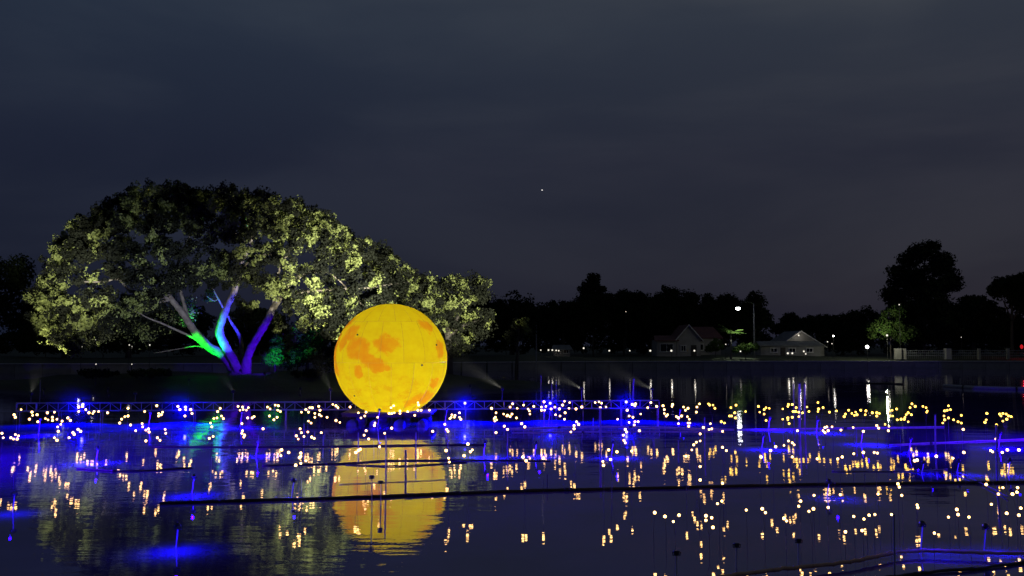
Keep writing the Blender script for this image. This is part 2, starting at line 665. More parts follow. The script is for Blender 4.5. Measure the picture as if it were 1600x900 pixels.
def moon_mat():
    m, t, o = mat("moon_fabric")
    co = t.node("ShaderNodeTexCoord").outputs["Object"]
    p = t.vmath("SCALE", co, scale=1 / MR)
    warp = t.node("ShaderNodeTexNoise")
    t.l.new(p, warp.inputs["Vector"])
    warp.inputs["Scale"].default_value = 4.5
    warp.inputs["Detail"].default_value = 5
    warp.inputs["Roughness"].default_value = 0.62
    wv = t.vmath("SCALE", t.vmath("SUBTRACT", warp.outputs["Color"], (0.5, 0.5, 0.5)), scale=0.36)
    pw = t.vmath("ADD", p, wv)
    blobs = [(559, 521, 13, 11), (571, 543, 17, 13), (545, 536, 9, 8), (531, 533, 9, 13), (616, 538, 15, 10), (599, 568, 15, 8),
             (574, 579, 7, 7), (586, 557, 10, 8), (672, 511, 12, 9), (667, 620, 19, 9), (690, 545, 5, 12), (528, 572, 6, 24),
             (546, 507, 16, 7), (650, 626, 9, 5), (612, 572, 9, 5), (683, 596, 8, 5)]
    acc = None
    for bx, by, rx, rz in blobs:
        u, v = (bx - 611) / 88, (562.5 - by) / 88
        k = math.sqrt(max(0.0, 1 - u * u - v * v))
        cvec = (u, -k, v)
        rx, rz = rx * 1.05 + 1.0, rz * 1.05 + 1.0
        s = (88 / rx, 88 / max(rx, rz), 88 / rz)
        df = t.vmath("MULTIPLY", t.vmath("SUBTRACT", pw, cvec), s)
        f = t.maprange(t.vmath("LENGTH", df), 0.85, 1.35, 1, 0, True)
        acc = f if acc is None else t.math("MAXIMUM", acc, f)
    # seas on the sides the photograph does not show
    back = t.maprange(t.noise(p, 1.6, 5, 0.55), 0.56, 0.62, 0, 0.9)
    sp = t.node("ShaderNodeSeparateXYZ")
    t.l.new(p, sp.inputs[0])
    back = t.math("MULTIPLY", back, t.maprange(sp.outputs[1], -0.1, 0.2, 0, 1))
    acc = t.math("MAXIMUM", acc, back)
    grain = t.noise(p, 7, 6, 0.65)
    acc = t.math("MULTIPLY", acc, t.maprange(grain, 0.25, 0.6, 0.55, 1.0))
    light = t.mixc(t.maprange(grain, 0.35, 0.68, 0, 1), (0.81, 0.67, 0.008), (0.76, 0.57, 0.008))
    # fine rays and ridges towards the lower right
    ridge = t.noise(t.vmath("MULTIPLY", pw, (2.0, 2.0, 5.0)), 1.6, 6, 0.7)
    light = t.mixc(t.math("MULTIPLY", t.maprange(ridge, 0.50, 0.62, 0, 0.45), t.maprange(sp.outputs[2], 0.1, -0.6, 0, 1)), light, (0.70, 0.25, 0.01))
    col = t.mixc(acc, light, (0.80, 0.33, 0.010))
    tr = t.node("ShaderNodeBsdfTranslucent")
    t.set(tr.inputs[0], col)
    di = t.node("ShaderNodeBsdfDiffuse")
    t.set(di.inputs[0], t.mixc(1.0, col, (0.30, 0.30, 0.30), "MULTIPLY"))
    mx = t.node("ShaderNodeMixShader")
    mx.inputs[0].default_value = 0.25
    t.l.new(tr.outputs[0], mx.inputs[1])
    t.l.new(di.outputs[0], mx.inputs[2])
    t.l.new(mx.outputs[0], o.inputs[0])
    return m


M_moon = moon_mat()
M_seam = simple("seam_tape", (0.6, 0.36, 0.02), None, 0.8, 0, 5, 0.0)
moon = empty("moon_lantern", MC)
tag(moon, "big glowing yellow inflatable moon with orange seas, sitting on a platform in the lake", "moon lantern")
lat0 = -math.asin(min(1, FLATZ / MR))
NG = 16
OFF = R(90 + 8)
bands = [(lat0, R(-2)), (R(-2), R(42)), (R(42), R(84))]


def sph(la, lo, r=MR):
    return (r * math.cos(la) * math.cos(lo), r * math.cos(la) * math.sin(lo), r * math.sin(la))


def boff(l):
    return {0: 0.0, 1: 0.21, 2: 0.09}[0 if l < R(-3) else 1 if l < R(40) else 2]


for (l0, l1) in bands:
    for g in range(NG):
        a0 = OFF + boff(l0) + 2 * math.pi * g / NG
        a1 = a0 + 2 * math.pi / NG
        b = MB()
        nu, nv = 5, 9
        vs = []
        for j in range(nv + 1):
            la = l0 + (l1 - l0) * j / nv
            for i in range(nu + 1):
                lo = a0 + (a1 - a0) * i / nu
                # air pressure: every gore bulges a little between its seams
                bul = MR * (1 + 0.0035 * (math.sin(math.pi * i / nu) * min(1, 3 * math.sin(math.pi * j / nv)) - 1))
                vs.append(sph(la, lo, bul))
        fs = [(j * (nu + 1) + i, j * (nu + 1) + i + 1, (j + 1) * (nu + 1) + i + 1, (j + 1) * (nu + 1) + i) for j in range(nv) for i in range(nu)]
        b.add(vs, fs)
        b.build("panel", M_moon, moon, smooth=True)
b = MB()
b.lathe([(0.001, MR * math.sin(R(90))), (MR * math.cos(R(84)), MR * math.sin(R(84)) - 0.004)], 28)
b.build("top_cap", M_moon, moon)
b = MB()
rb = MR * math.cos(lat0)
b.lathe([(0.001, -FLATZ), (rb, -FLATZ)], 42)
b.build("base_cloth", M_deck, moon)
for (l0, l1) in bands:
    for g in range(NG):
        lo = OFF + boff(l0) + 2 * math.pi * g / NG
        b = MB()
        b.tube([sph(l0 + (l1 - l0) * k / 12, lo, MR * 0.9968) for k in range(13)], 0.009, 4)
        b.build("seam", M_seam, moon)
for la in (R(-2), R(42)):
    b = MB()
    b.tube([sph(la, 2 * math.pi * k / 72, MR * 0.9972) for k in range(73)], 0.007, 4, False)
    b.build("seam", M_seam, moon)
for bx, by in ((570, 524), (685, 539), (564, 615), (666, 569)):
    u, v = (bx - 611) / 88, (562.5 - by) / 88
    k = math.sqrt(max(0.01, 1 - u * u - v * v))
    b = MB()
    b.lathe([(0.001, 0.0), (0.05, 0.0), (0.05, 0.03), (0.001, 0.03)], 8)
    n_ = Vector((u, -k, v)).normalized()
    link_mesh("tie_point", b.mesh("tie_point", M_black), moon, n_ * MR * 1.0, n_.to_track_quat("Z", "Y"))
lamp("moon_inner_lamp", "POINT", MC + Vector((0.12, -0.05, -0.32)), (1.0, 0.93, 0.75), 370, moon, 0.35)

# the platform below it
plat = empty("floating_platform", (MC.x, MC.y + 0.2, 0))
tag(plat, "low dark floating platform on barrels carrying the yellow moon", "platform")
zt = MC.z - FLATZ
for k in range(9):
    b = MB()
    b.box((-2.0 + k * 0.5, 0, zt - 0.05), (0.485, 3.6, 0.07))
    b.build("deck_board", M_deck, plat)
for yy in (-1.7, 0, 1.7):
    b = MB()
    b.box((0, yy, zt - 0.155), (4.4, 0.1, 0.12))
    b.build("beam", M_deck, plat)
for sx in (-1.75, -0.6, 0.6, 1.75):
    for yy in (-1.35, 1.35):
        b = MB()
        b.tube([(sx, yy - 0.45, 0.07), (sx, yy + 0.45, 0.07)], 0.24, 14)
        b.build("barrel", M_float, plat, True)

# ------------------------------------------------------------------ truss across the water
TA = P(25, 640, 47.3)
TB = P(1030, 638, 49.6)
TA.z = TB.z = 0.56
tdir = (TB - TA)
TL = tdir.length
tdir.normalize()
tn = Vector((-tdir.y, tdir.x, 0))
TH_ = 0.42
tr_ = empty("stage_truss", TA)
tag(tr_, "long low aluminium box truss crossing the water behind the moon and the small bulbs", "truss")


def tp(s, side, top):
    return tdir * s + tn * (0.30 * side) + Vector((0, 0, TH_ * top))


for side in (0, 1):
    for top in (0, 1):
        rod("chord", ROD["alu"], tr_, tp(0, side, top), tp(TL, side, top), 0.026)
NB = 64
stp = TL / NB
for k in range(NB + 1):
    s = k * stp
    rod("upright", ROD["alu"], tr_, tp(s, 0, 0), tp(s, 0, 1), 0.017)
    if k % 2 == 0:
        rod("crossbar", ROD["alu"], tr_, tp(s, 0, 1), tp(s, 1, 1), 0.014)
    if k < NB:
        rod("diagonal", ROD["alu"], tr_, tp(s, 0, k % 2), tp(s + stp, 0, 1 - k % 2), 0.014)
for k in (0, 4, 8, 17, 26, 35, 44, 52, 60, 64):
    s = min(TL - 0.05, k * stp + 0.05)
    for side in (0, 1):
        rod("leg", ROD["alu"], tr_, tp(s, side, 0) + Vector((0, 0, -1.9)), tp(s, side, 0), 0.024)
b = MB()
for top in (0, 1):
    b.tube([tp(0, 0, top), tp(stp * 1.9, 0, top)], 0.04, 8)
b.tube([tp(0.02, 0, 0), tp(0.02, 0, 1)], 0.035, 8)
b.tube([tp(stp * 1.9, 0, 0), tp(stp * 1.9, 0, 1)], 0.035, 8)
b.build("end_frame", M_trim, tr_)


def truss_at(px):
    # point of the truss top chord on the photograph column px
    lo_, hi_ = 0.0, TL
    for _ in range(40):
        m_ = (lo_ + hi_) / 2
        q = TA + tdir * m_
        if q.x / q.y < ray(px, 630).x / ray(px, 630).y:
            lo_ = m_
        else:
            hi_ = m_
    return TA + tdir * lo_ + Vector((0, 0, TH_))


# ------------------------------------------------------------------ lamp fixtures
def fixture(name, base, head, aim, label, cat, group, lens_mat, size=0.11, standr=0.014):
    """A flood lamp: stand, bracket, finned housing and lens looking at aim."""
    t = empty(name, base)
    tag(t, label, cat, group)
    base, head, aim = Vector(base), Vector(head), Vector(aim)
    rod("stand", ROD["wall"] if cat == "stake lamp" else ROD["stem"], t, (0, 0, 0), head - base - Vector((0, 0, size)), standr)
    d = (aim - head).normalized()
    q = d.to_track_quat("Z", "Y")
    b = MB()
    b.lathe([(0.001, -size * 1.2), (size * 0.6, -size * 1.15), (size * 0.85, -size * 0.5), (size, 0.0), (size, size * 0.25), (size * 0.9, size * 0.25)], 12)
    link_mesh("housing", b.mesh("housing", M_black, True), t, head - base, q)
    b = MB()
    b.lathe([(0.001, size * 0.2), (size * 0.88, size * 0.2)], 12)
    link_mesh("lens", b.mesh("lens", lens_mat), t, head - base, q)
    b = MB()
    b.tube([(-size * 1.15, 0, 0), (-size * 1.15, 0, -size), (size * 1.15, 0, -size), (size * 1.15, 0, 0)], 0.012, 5)
    link_mesh("bracket", b.mesh("bracket", M_black), t, head - base)
    return t, head + d * (size * 0.45)


TREE_D = 86.0
WARMF = (1.0, 0.98, 0.80)
M_haze, t_, o_ = mat("haze")
pv = t_.node("ShaderNodeVolumePrincipled")
sz_ = t_.node("ShaderNodeSeparateXYZ")
t_.l.new(t_.node("ShaderNodeTexCoord").outputs["Object"], sz_.inputs[0])
cr_ = t_.math("SQRT", t_.math("ADD", t_.math("POWER", sz_.outputs[0], 2.0), t_.math("POWER", sz_.outputs[1], 2.0)))
fr_ = t_.math("SUBTRACT", 1.0, t_.math("DIVIDE", cr_, t_.math("MULTIPLY_ADD", sz_.outputs[2], 0.13, 0.04)), clamp=True)
fz_ = t_.math("SUBTRACT", 1.0, t_.math("DIVIDE", sz_.outputs[2], 8.6), clamp=True)
t_.set(pv.inputs["Density"], t_.math("MULTIPLY", t_.math("MULTIPLY", fr_, fz_), 0.00015))
pv.inputs["Color"].default_value = (0.95, 0.95, 1.0, 1)
t_.l.new(pv.outputs[0], o_.inputs["Volume"])
floods = [
    # px, py of the head, target (px, py, d), colour, power, cone
    (44, 615, (95, 440, 78), WARMF, 70000, 18, "left end of the truss"),
    (208, 614, (110, 400, 80), WARMF, 60000, 15, "left third of the truss"),
    (362, 611, (240, 440, 82), (0.80, 0.88, 1.0), 32000, 26, "truss below the tree trunk"),
    (515, 608, (430, 420, 78), WARMF, 60000, 18, "truss just left of the moon"),
    (785, 607, (500, 425, 80), WARMF, 210000, 20, "truss right of the moon"),
    (910, 607, (600, 450, 84), WARMF, 150000, 19, "truss under the dark middle trees"),
    (1021, 608, (730, 470, 90), WARMF, 170000, 16, "right end of the truss"),
]
M_lens_off = simple("lens_glass", (0.5, 0.5, 0.5), None, 0.2, 0, 2, 0)
for px, py, tg, c, pw, cone, where in floods:
    base = truss_at(px) + tn * 0.30 + Vector((0, 0, 0.02))
    head = Vector((base.x, base.y, P(px, py, base.y).z))
    aim = P(*tg)
    f_, lp = fixture("floodlight", base, head, aim, "floodlight on a stand, " + where,
                     "floodlight", "floodlights on the truss", M_lens_off, 0.10)
    lamp("floodlight_beam", "SPOT", lp, c, pw, f_, 0.06, aim, cone, 0.7)
    if px != 208:
        # spray cone added along the beam so that it shows
        pl = empty("haze_cone", head)
        tag(pl, "faint spray added to show the floodlight beam, " + where, "haze")
        q_ = (aim - head).to_track_quat("Z", "Y")
        b = MB()
        b.lathe([(0.001, 0.12), (0.04, 0.2), (0.20, 1.4), (0.50, 3.2), (0.72, 4.6), (0.80, 5.8), (0.62, 7.0), (0.3, 8.0), (0.001, 8.8)], 16)
        so = link_mesh("beam_cone", b.mesh("beam_cone", M_haze), pl, (0, 0, 0), q_)
        so["kind"] = "stuff"

blues = [(135, 632, 420, "leftmost, near the left end"), (294, 636, 520, "second from the left"), (727, 630, 420, "just right of the moon"),
         (859, 630, 420, "second right of the moon"), (977, 628, 420, "nearest the right end")]
for px, py, pw, where in blues:
    base = truss_at(px) - tn * 0.06
    base.z -= TH_ * 0.9
    head = Vector((base.x, base.y - 0.34, P(px, py, base.y - 0.34).z))
    aim = Vector((0, 0, 3.4))
    f_, lp = fixture("blue_floodlight", base, head, aim, "lit blue lamp facing us on the truss, " + where,
                     "floodlight", "blue floodlights on the truss", M_blue, 0.085)
    lamp("blue_floodlight_beam", "SPOT", lp + Vector((0, -0.12, 0)), (0.0, 0.0, 1.0), pw * 20, f_, 0.05, lp + Vector((0, -5, -0.9)), 140, 0.6)

# ------------------------------------------------------------------ bulbs on stems
RAW = """
22,648 24,652|3,677 5,684|17,684 21,686 27,686 24,679 29,681|50,644 51,649 58,648 46,655 59,659|74,645 85,644 71,654 75,656 82,652 82,657 89,655
97,658 95,663 90,667 106,653 110,657|85,684 89,688 91,674|108,684 114,676 116,679 122,671 126,674|123,636 129,635 134,640 123,643
139,645 145,646 147,643 154,643 168,645|187,661 190,655 195,651 200,650|33,640|200,638|245,634|226,643|222,662 223,667|248,650 254,644 248,646 252,648
204,664|228,672 232,670 233,675 212,673|258,671 259,677|246,684 250,688 228,689|278,635 281,640|290,640 298,640 300,646 289,650
340,643 344,638|334,654 339,653 346,650 349,654|329,661 331,667|372,635 379,636 380,640 385,641 388,637 375,641|387,653 394,653 397,651
378,662|379,673 378,677 382,680 381,683|327,685 333,682|418,636 422,639 430,633 435,634 434,641 438,643|421,650 428,656 433,652|411,670
471,644 478,640 484,637 488,637 482,644|498,635 500,641|492,646 492,652 499,648 502,650 511,652|482,658 486,661|469,670 471,676 463,681 475,682 466,686
481,675 487,683 491,685|502,676|520,632 525,634 528,637|525,657 531,660|547,636|560,645 564,653 570,650 572,644|586,661 585,665|590,652|572,673 569,680 576,686
556,707 560,704 563,702|593,698|440,703 451,707 439,712|470,708 468,715 470,713 478,720|462,727 470,724|608,646 612,646 616,645|611,637 615,634|625,642 625,646 637,643
653,629 654,633 653,641 658,641|648,649|671,641|612,669 601,677|703,654 706,648 705,652|711,649 710,652 718,645 720,655 718,652|695,663 698,671 700,674|676,674
731,694 735,706 738,703 725,712|768,638 775,645|774,652 772,654 776,656 773,658|787,647 793,649 792,650 797,651|797,636 801,631|788,666 793,671|775,676
697,704 701,716 702,722|808,638 818,633|834,635|825,639 827,642 828,647|800,647 807,653|815,662 820,667|850,628 846,636 853,635 846,641 851,641 861,639
867,636 874,639 868,648|882,627 879,633 890,629 889,638|883,645 875,650 882,655|900,639 909,636|901,659 904,663 897,665 897,670 892,675|930,629 936,628 940,630
938,637 947,636|965,655|988,632 993,631 992,634|983,650 989,652 983,660 991,664 992,659 997,659|977,671 979,675 974,680|975,688 977,692|951,703 964,706|987,705
999,673|980,641|1017,629 1012,637|1026,635|1001,647|1036,634 1038,640 1038,646 1041,650 1043,648|1050,635 1051,632|1068,636 1071,641 1075,638|1089,636 1093,631 1088,644
1107,631 1109,633 1114,633 1117,638|1057,651 1060,653 1065,650|1060,662|1074,651 1077,655 1075,661 1078,661 1076,666|1099,668 1094,678|1094,689 1088,691 1084,695 1081,703
1110,662 1108,671 1112,670|1127,659 1132,661|1129,674|1142,637 1148,645 1150,633|1140,650 1143,650 1149,653|1165,643|1129,699 1135,704|1185,635 1187,644 1194,647 1194,640 1197,637
1197,657|1189,714|1202,638|1212,698 1204,704|1223,639|1232,632 1231,635 1238,632|1239,643 1243,643 1248,644 1254,645 1244,637|1223,655 1231,653 1231,656 1238,652|1248,651
1261,636 1264,643|1278,629|1279,639 1278,643 1286,637|1296,644 1307,642|1233,662|1246,673|1232,689 1238,692 1241,695 1225,696|1286,673 1289,668 1292,667 1289,676 1294,673
1300,667|1314,672|1319,651 1321,647|1326,641 1331,646 1337,644 1335,649 1339,648|1345,641 1353,642 1352,648|1363,645 1370,645 1374,646 1370,650|1333,668|1349,674
1370,665 1373,669|1383,663 1389,666|1388,673|1390,642 1394,641 1391,650 1395,650|1349,707|1366,707 1371,708|1334,709|1309,717 1316,714|1401,639|1402,656 1408,655
1419,645 1416,648 1414,652 1413,655 1424,648|1419,659|1425,631 1422,637 1430,635|1442,635 1447,637 1449,642 1448,644|1482,634 1476,642 1480,641 1485,640
1475,650 1482,653 1476,656 1473,661|1502,649|1490,656 1497,659 1502,661|1505,671|1542,646|1541,656 1539,660|1557,664|1562,647 1567,646 1572,647 1564,650 1576,650 1573,655 1567,658 1580,651
1556,686|1548,704 1551,706|1566,707 1574,703|1592,703|1463,713|1433,719 1429,720|1489,716|1506,707|817,714 822,720|849,716|942,721 943,727|954,718|1072,713|1238,714|1277,717
1094,729|1094,750|1129,755
1403,756 1405,761|1409,774|1372,772|1313,773|1434,793 1433,789|1495,796 1497,804|1482,808|1514,808|1549,788|1567,762 1560,772|1582,772 1589,769 1590,762|1595,794 1592,805|1573,802
1541,757|1321,831|1347,829|1460,833|1334,807|1350,811 1358,805|1367,804|1393,804|1023,801|1039,807|1052,815 1061,805|1103,806 1103,813 1112,809 1114,824
1121,787 1128,783|1166,797|1191,795 1196,801|1229,814 1225,810|1251,783 1248,791|1272,774|1264,799 1271,795|1294,793
"""
clusters = []
for part in RAW.replace("\n", "|").split("|"):
    part = part.strip()
    if part:
        clusters.append([tuple(float(v) for v in q.split(",")) for q in part.split()])

_b = MB()
_b.lathe([(0.001, -1), (0.5, -0.86), (0.86, -0.5), (1, 0), (0.86, 0.5), (0.5, 0.86), (0.001, 1)], 8)
BULB = {"warm": _b.mesh("bulb", M_bulb, True), "amber": _b.mesh("bulb", M_bulb2, True)}
_s = MB()
_s.lathe([(0.3, -2.1), (0.75, -1.1), (1.15, -0.75), (0.9, -0.7)], 6)
SOCK = _s.mesh("socket", M_wire, True)
rows = [(648, "back row by the truss"), (660, "second row"), (682, "third row"), (745, "middle row"), (2000, "foreground row")]
NUM = ["", "single", "pair of", "three", "four", "five", "six", "seven", "eight", "nine"]
ORD = ["first", "second", "third", "fourth", "fifth", "sixth", "seventh", "eighth", "ninth", "tenth", "eleventh", "twelfth", "thirteenth", "fourteenth",
       "fifteenth", "sixteenth", "seventeenth", "eighteenth", "nineteenth", "twentieth"]


def ordinal(i):
    if i < 20:
        return ORD[i]
    tens = ["", "", "twenty", "thirty", "forty", "fifty", "sixty"]
    n = i + 1
    if n % 10 == 0:
        return {30: "thirtieth", 40: "fortieth", 50: "fiftieth", 60: "sixtieth"}[n]
    return tens[n // 10] + "-" + ORD[n % 10 - 1]


def row_of(c):
    my = sum(q[1] for q in c) / len(c)
    return next(i for i, (lim, _) in enumerate(rows) if my < lim)


order = {}
for r in range(len(rows)):
    cs = sorted((c for c in clusters if row_of(c) == r), key=lambda c: sum(q[0] for q in c) / len(c))
    for side in ("left", "right"):
        sel = [c for c in cs if (sum(q[0] for q in c) / len(c) < 611) == (side == "left")]
        if side == "left":
            sel = sel[::-1]
        for i, c in enumerate(sel):
            order[id(c)] = (r, side, i, len(sel))
rnd = random.Random(5)
for c in clusters:
    mx_ = sum(q[0] for q in c) / len(c)
    my_ = sum(q[1] for q in c) / len(c)
    zc = 1.1 if my_ < 700 else max(0.5, 1.1 - (my_ - 700) / 130 * 0.6)
    d = G(mx_, my_, zc).y
    foot = G(mx_, my_, zc)
    t = empty("light_stake", (foot.x, d, 0))
    r, side, i, n = order[id(c)]
    k = len(c)
    what = ("single bulb" if k == 1 else "pair of bulbs" if k == 2 else NUM[k] + " bulbs")
    tag(t, "%s on thin stem, %s, %s %s of the moon" % (what, rows[r][1], ordinal(i), side), "bulb cluster", "warm bulbs on stems standing in the water")
    fork = Vector((rnd.uniform(-0.03, 0.03), 0, max(0.25, zc * 0.45)))
    rod("stem", ROD["stem"] if rnd.random() < 0.2 else ROD["wire"], t, (fork.x * 0.3, 0, -0.4), fork, 0.0045)
    amber = my_ < 665 and mx_ > 1110
    for q in c:
        dd = d + (rnd.uniform(-0.22, 0.22) if k > 1 else 0)
        w_ = P(q[0], q[1], dd) - Vector((foot.x, d, 0))
        rb_ = d * rnd.uniform(0.00070, 0.00112) + 0.008
        if my_ > 700:
            rb_ *= 1.12
        bl = link_mesh("bulb", BULB["amber" if amber else "warm"], t, w_, None, (rb_, rb_, rb_))
        link_mesh("socket", SOCK, t, w_, None, (rb_ * 0.7,) * 3)
        rod("branch", ROD["wire"], t, fork, w_ - Vector((0, 0, rb_ * 1.4)), 0.0025)

# ------------------------------------------------------------------ black lamp heads on stakes in the near water, and blue pool lamps added to make the water glow
spots = [
    # px, head py, water py, lit, power, aim shift (px, py) on water, label
    (1057, 862, 912, 0, 0, None, "black lamp head on a pale stake, leftmost of the near ones"),
    (1151, 850, 888, 0, 0, None, "black lamp head on a pale stake, second of the near ones from the left"),
    (1248, 843, 884, 0, 0, None, "black lamp head on a pale stake behind the left end of the bamboo pole"),
    (1438, 818, 862, 1, 26, (1425, 775), "black lamp head on a bent blue stake above the bamboo pole crest"),
    (1537, 822, 860, 1, 30, (1500, 775), "black lamp head on a leaning blue stake at the right"),
    (581, 744, 800, 0, 0, None, "black lamp head on a stake in front of the moon reflection, left one"),
    (595, 752, 790, 0, 0, None, "black lamp head on a stake in front of the moon reflection, right one"),
    (300, 745, 772, 1, 150, (305, 775), "added blue pool lamp on a short stake in the left water"),
    (456, 750, 775, 1, 18, (456, 762), "small blue lamp on a stake left of the moon reflection"),
    (275, 822, 856, 1, 60, (290, 856), "added blue pool lamp nearest the camera in the left water"),
    (150, 700, 722, 1, 170, (150, 722), "added blue pool lamp among the bulbs on the left"),
    (60, 655, 680, 1, 150, (70, 700), "added blue pool lamp below the left end of the truss"),
    (232, 645, 668, 1, 190, (232, 672), "added blue pool lamp between the two left blue truss lamps"),
    (20, 770, 800, 1, 45, (15, 830), "added blue pool lamp at the left edge"),
    (375, 645, 668, 1, 160, (375, 690), "added blue pool lamp in front of the tree trunk"),
    (400, 690, 712, 1, 90, (400, 725), "added blue pool lamp left of the moon reflection"),
    (695, 640, 664, 1, 150, (695, 650), "added blue pool lamp right of the moon platform"),
    (755, 690, 714, 1, 110, (755, 712), "added blue pool lamp right of the moon reflection"),
    (590, 640, 668, 1, 60, (615, 664), "added blue lamp in front of the moon platform"),
    (835, 692, 712, 1, 70, (830, 712), "added blue pool lamp among the middle bulbs"),
    (857, 640, 662, 1, 150, (857, 655), "added blue pool lamp below the second truss lamp right of the moon"),
    (1060, 640, 662, 1, 170, (1080, 655), "added blue pool lamp beyond the right end of the truss"),
    (955, 690, 714, 1, 60, (955, 700), "added blue pool lamp by the tall grey stake"),
    (1190, 680, 702, 1, 100, (1190, 695), "added blue pool lamp below the street lamp reflection"),
    (1200, 652, 672, 1, 150, (1220, 665), "added blue pool lamp in the right water"),
    (1275, 655, 676, 1, 170, (1280, 675), "added blue pool lamp between the pale posts on the right"),
    (1292, 752, 776, 1, 40, (1290, 775), "added blue pool lamp just below the black pipe on the right"),
    (1345, 672, 694, 1, 150, (1345, 690), "added blue pool lamp among the right bulbs"),
    (1420, 685, 708, 1, 110, (1420, 692), "added blue pool lamp under the amber bulb arch"),
    (1440, 722, 740, 1, 80, (1420, 735), "added blue pool lamp in front of the amber bulbs"),
    (1495, 720, 740, 1, 70, (1495, 735), "added blue pool lamp left of the diagonal rope"),
    (1560, 676, 700, 1, 120, (1570, 690), "added blue pool lamp at the right edge, far one"),
    (1575, 718, 742, 1, 50, (1575, 735), "added blue pool lamp at the right edge, near one"),
]
for px, hy, wy, lit, pw, aim, label in spots:
    base = G(px, wy, 0)
    head = P(px + (3 if lit else 0), hy, base.y)
    tgt = G(aim[0], aim[1], 0) if aim else head + Vector((0, 0.3, 0.5))
    f_, lp = fixture("stake_lamp", base, head, tgt if aim else head + Vector((0, 0.2, 1)), label, "stake lamp", "lamps on stakes in the water",
                     M_lens_off, 0.055 if not lit else 0.06, 0.013)
    if lit:
        lamp("stake_lamp_light", "SPOT", head + Vector((0.1, -0.32, 0.10)), (0.012, 0.0, 1.0), pw * (6.0 if base.y > 30 else 1.5), f_, 0.03, head + Vector((0.1, -0.42, -1)), 158, 1.0)

# ------------------------------------------------------------------ posts and plain stakes
posts = [
    (938, 639, 705, 0.035, "tall grey stake under a bulb right of the moon"), (988, 592, 652, 0.045, "pale leaning post behind the right part of the truss"),
    (845, 587, 650, 0.035, "pale post behind the truss, left of three"), (862, 599, 650, 0.03, "pale post behind the truss, middle of three"),
    (869, 596, 650, 0.02, "thin pale post behind the truss, right of three"), (63, 593, 612, 0.04, "white post above the left end of the truss"),
    (634, 705, 742, 0.03, "dark purple stake standing in the moon reflection"), (1240, 600, 655, 0.03, "pale post added for a reflection in the right water, left of three"),
    (1249, 600, 668, 0.05, "thick pale post added for a reflection in the right water, middle of three"), (1257, 600, 664, 0.04, "pale post added for a reflection in the right water, right of three"),  # the three pale posts in the right water stand in for reflections
    (1461, 649, 700, 0.03, "brownish stake under the amber bulbs"), (1557, 665, 745, 0.028, "tall stake joining two single bulbs at the right"),
    (1397, 806, 900, 0.016, "long brown stake crossing the bamboo pole"), (1455, 732, 752, 0.015, "short grey stake in the blue patch"),
    (855, 742, 762, 0.012, "short grey stake in the dark middle water"), (927, 653, 665, 0.02, "short stake behind the tall grey stake"),
    (911, 637, 651, 0.02, "short stake hanging under bulbs near the truss"), (848, 680, 692, 0.015, "short blue stake in the middle water, left one"),
    (880, 681, 693, 0.015, "short blue stake in the middle water, right one"), (1022, 683, 698, 0.015, "thin blue stake left of the street lamp reflection"),
    (1060, 688, 706, 0.015, "thin blue stake in the middle of the right bulbs"), (1101, 652, 698, 0.018, "tall thin blue stake near the street lamp reflection"),
    (1276, 650, 668, 0.018, "thin blue stake right of the pale posts"), (1338, 668, 690, 0.015, "bent blue stake among the right bulbs"),
    (475, 662, 690, 0.015, "thin stake left of the moon"), (505, 680, 697, 0.015, "thin blue stake at the left edge of the moon reflection"),
    (603, 680, 760, 0.02, "long pale stake in the middle of the moon reflection"), (560, 676, 700, 0.02, "purple stake at the left in the moon reflection"),
    (650, 676, 712, 0.02, "purple stake at the right in the moon reflection"), (404, 680, 692, 0.015, "thin stake between bulbs left of the moon"),
    (793, 676, 712, 0.016, "thin blue stake right of the moon reflection"), (700, 680, 704, 0.016, "thin stake at the right edge of the moon reflection"),
    (1500, 590, 604, 0.05, "pale mooring post by the floating boom at the right"),
]
for px, y0, y1, r_, label in posts:
    base = G(px, y1, 0)
    top = P(px + (2 if px in (988,) else 0), y0, base.y)
    t = empty("water_stake", base)
    tag(t, label, "stake", "stakes standing in the water")
    rod("pole", ROD["wire"] if "dark" in label else ROD["stem"], t, (0, 0, -0.6), top - base, r_)
    rod("top_cap", ROD["black"], t, top - base, top - base + Vector((0, 0, r_ * 1.2)), r_ * 1.15)


# ------------------------------------------------------------------ floating pipes, ropes and bamboo
def floating(name, pts, rad, m, label, cat, z=0.01, joints=False, seed=1, n=8):
    rn = random.Random(seed)
    w_ = [G(x, y, z) for x, y in pts]
    o0 = w_[0].copy()
    cv = catmull([q - o0 for q in w_], 8)
    cv = [q + Vector((0, rn.uniform(-0.03, 0.03), rn.uniform(-0.006, 0.006))) for q in cv]
    t = empty(name, o0)
    tag(t, label, cat)
    b = MB()
    rr = [rad * (1 + rn.uniform(-0.06, 0.06)) for _ in cv]
    b.tube(cv, rr, n)
    b.build("pole" if joints else "pipe", m, t, True)
    if joints:
        L = 0
        last = cv[0]
        for q0, q1 in zip(cv, cv[1:]):
            L += (q1 - q0).length
            if L > 0.35:
                L = 0
                dd = (q1 - q0).normalized()
                b = MB()
                b.tube([q1 - dd * 0.008, q1, q1 + dd * 0.008], [rad * 1.03, rad * 1.22, rad * 1.03], 8)
                b.build("node_ring", m, t, True)
    else:
        for k in range(6, len(cv) - 2, 9):
            dd = (cv[k + 1] - cv[k]).normalized()
            b = MB()
            b.tube([cv[k] - dd * 0.08, cv[k] + dd * 0.08], rad * 1.25, 8)
            b.build("coupling", M_black, t, True)
    return t


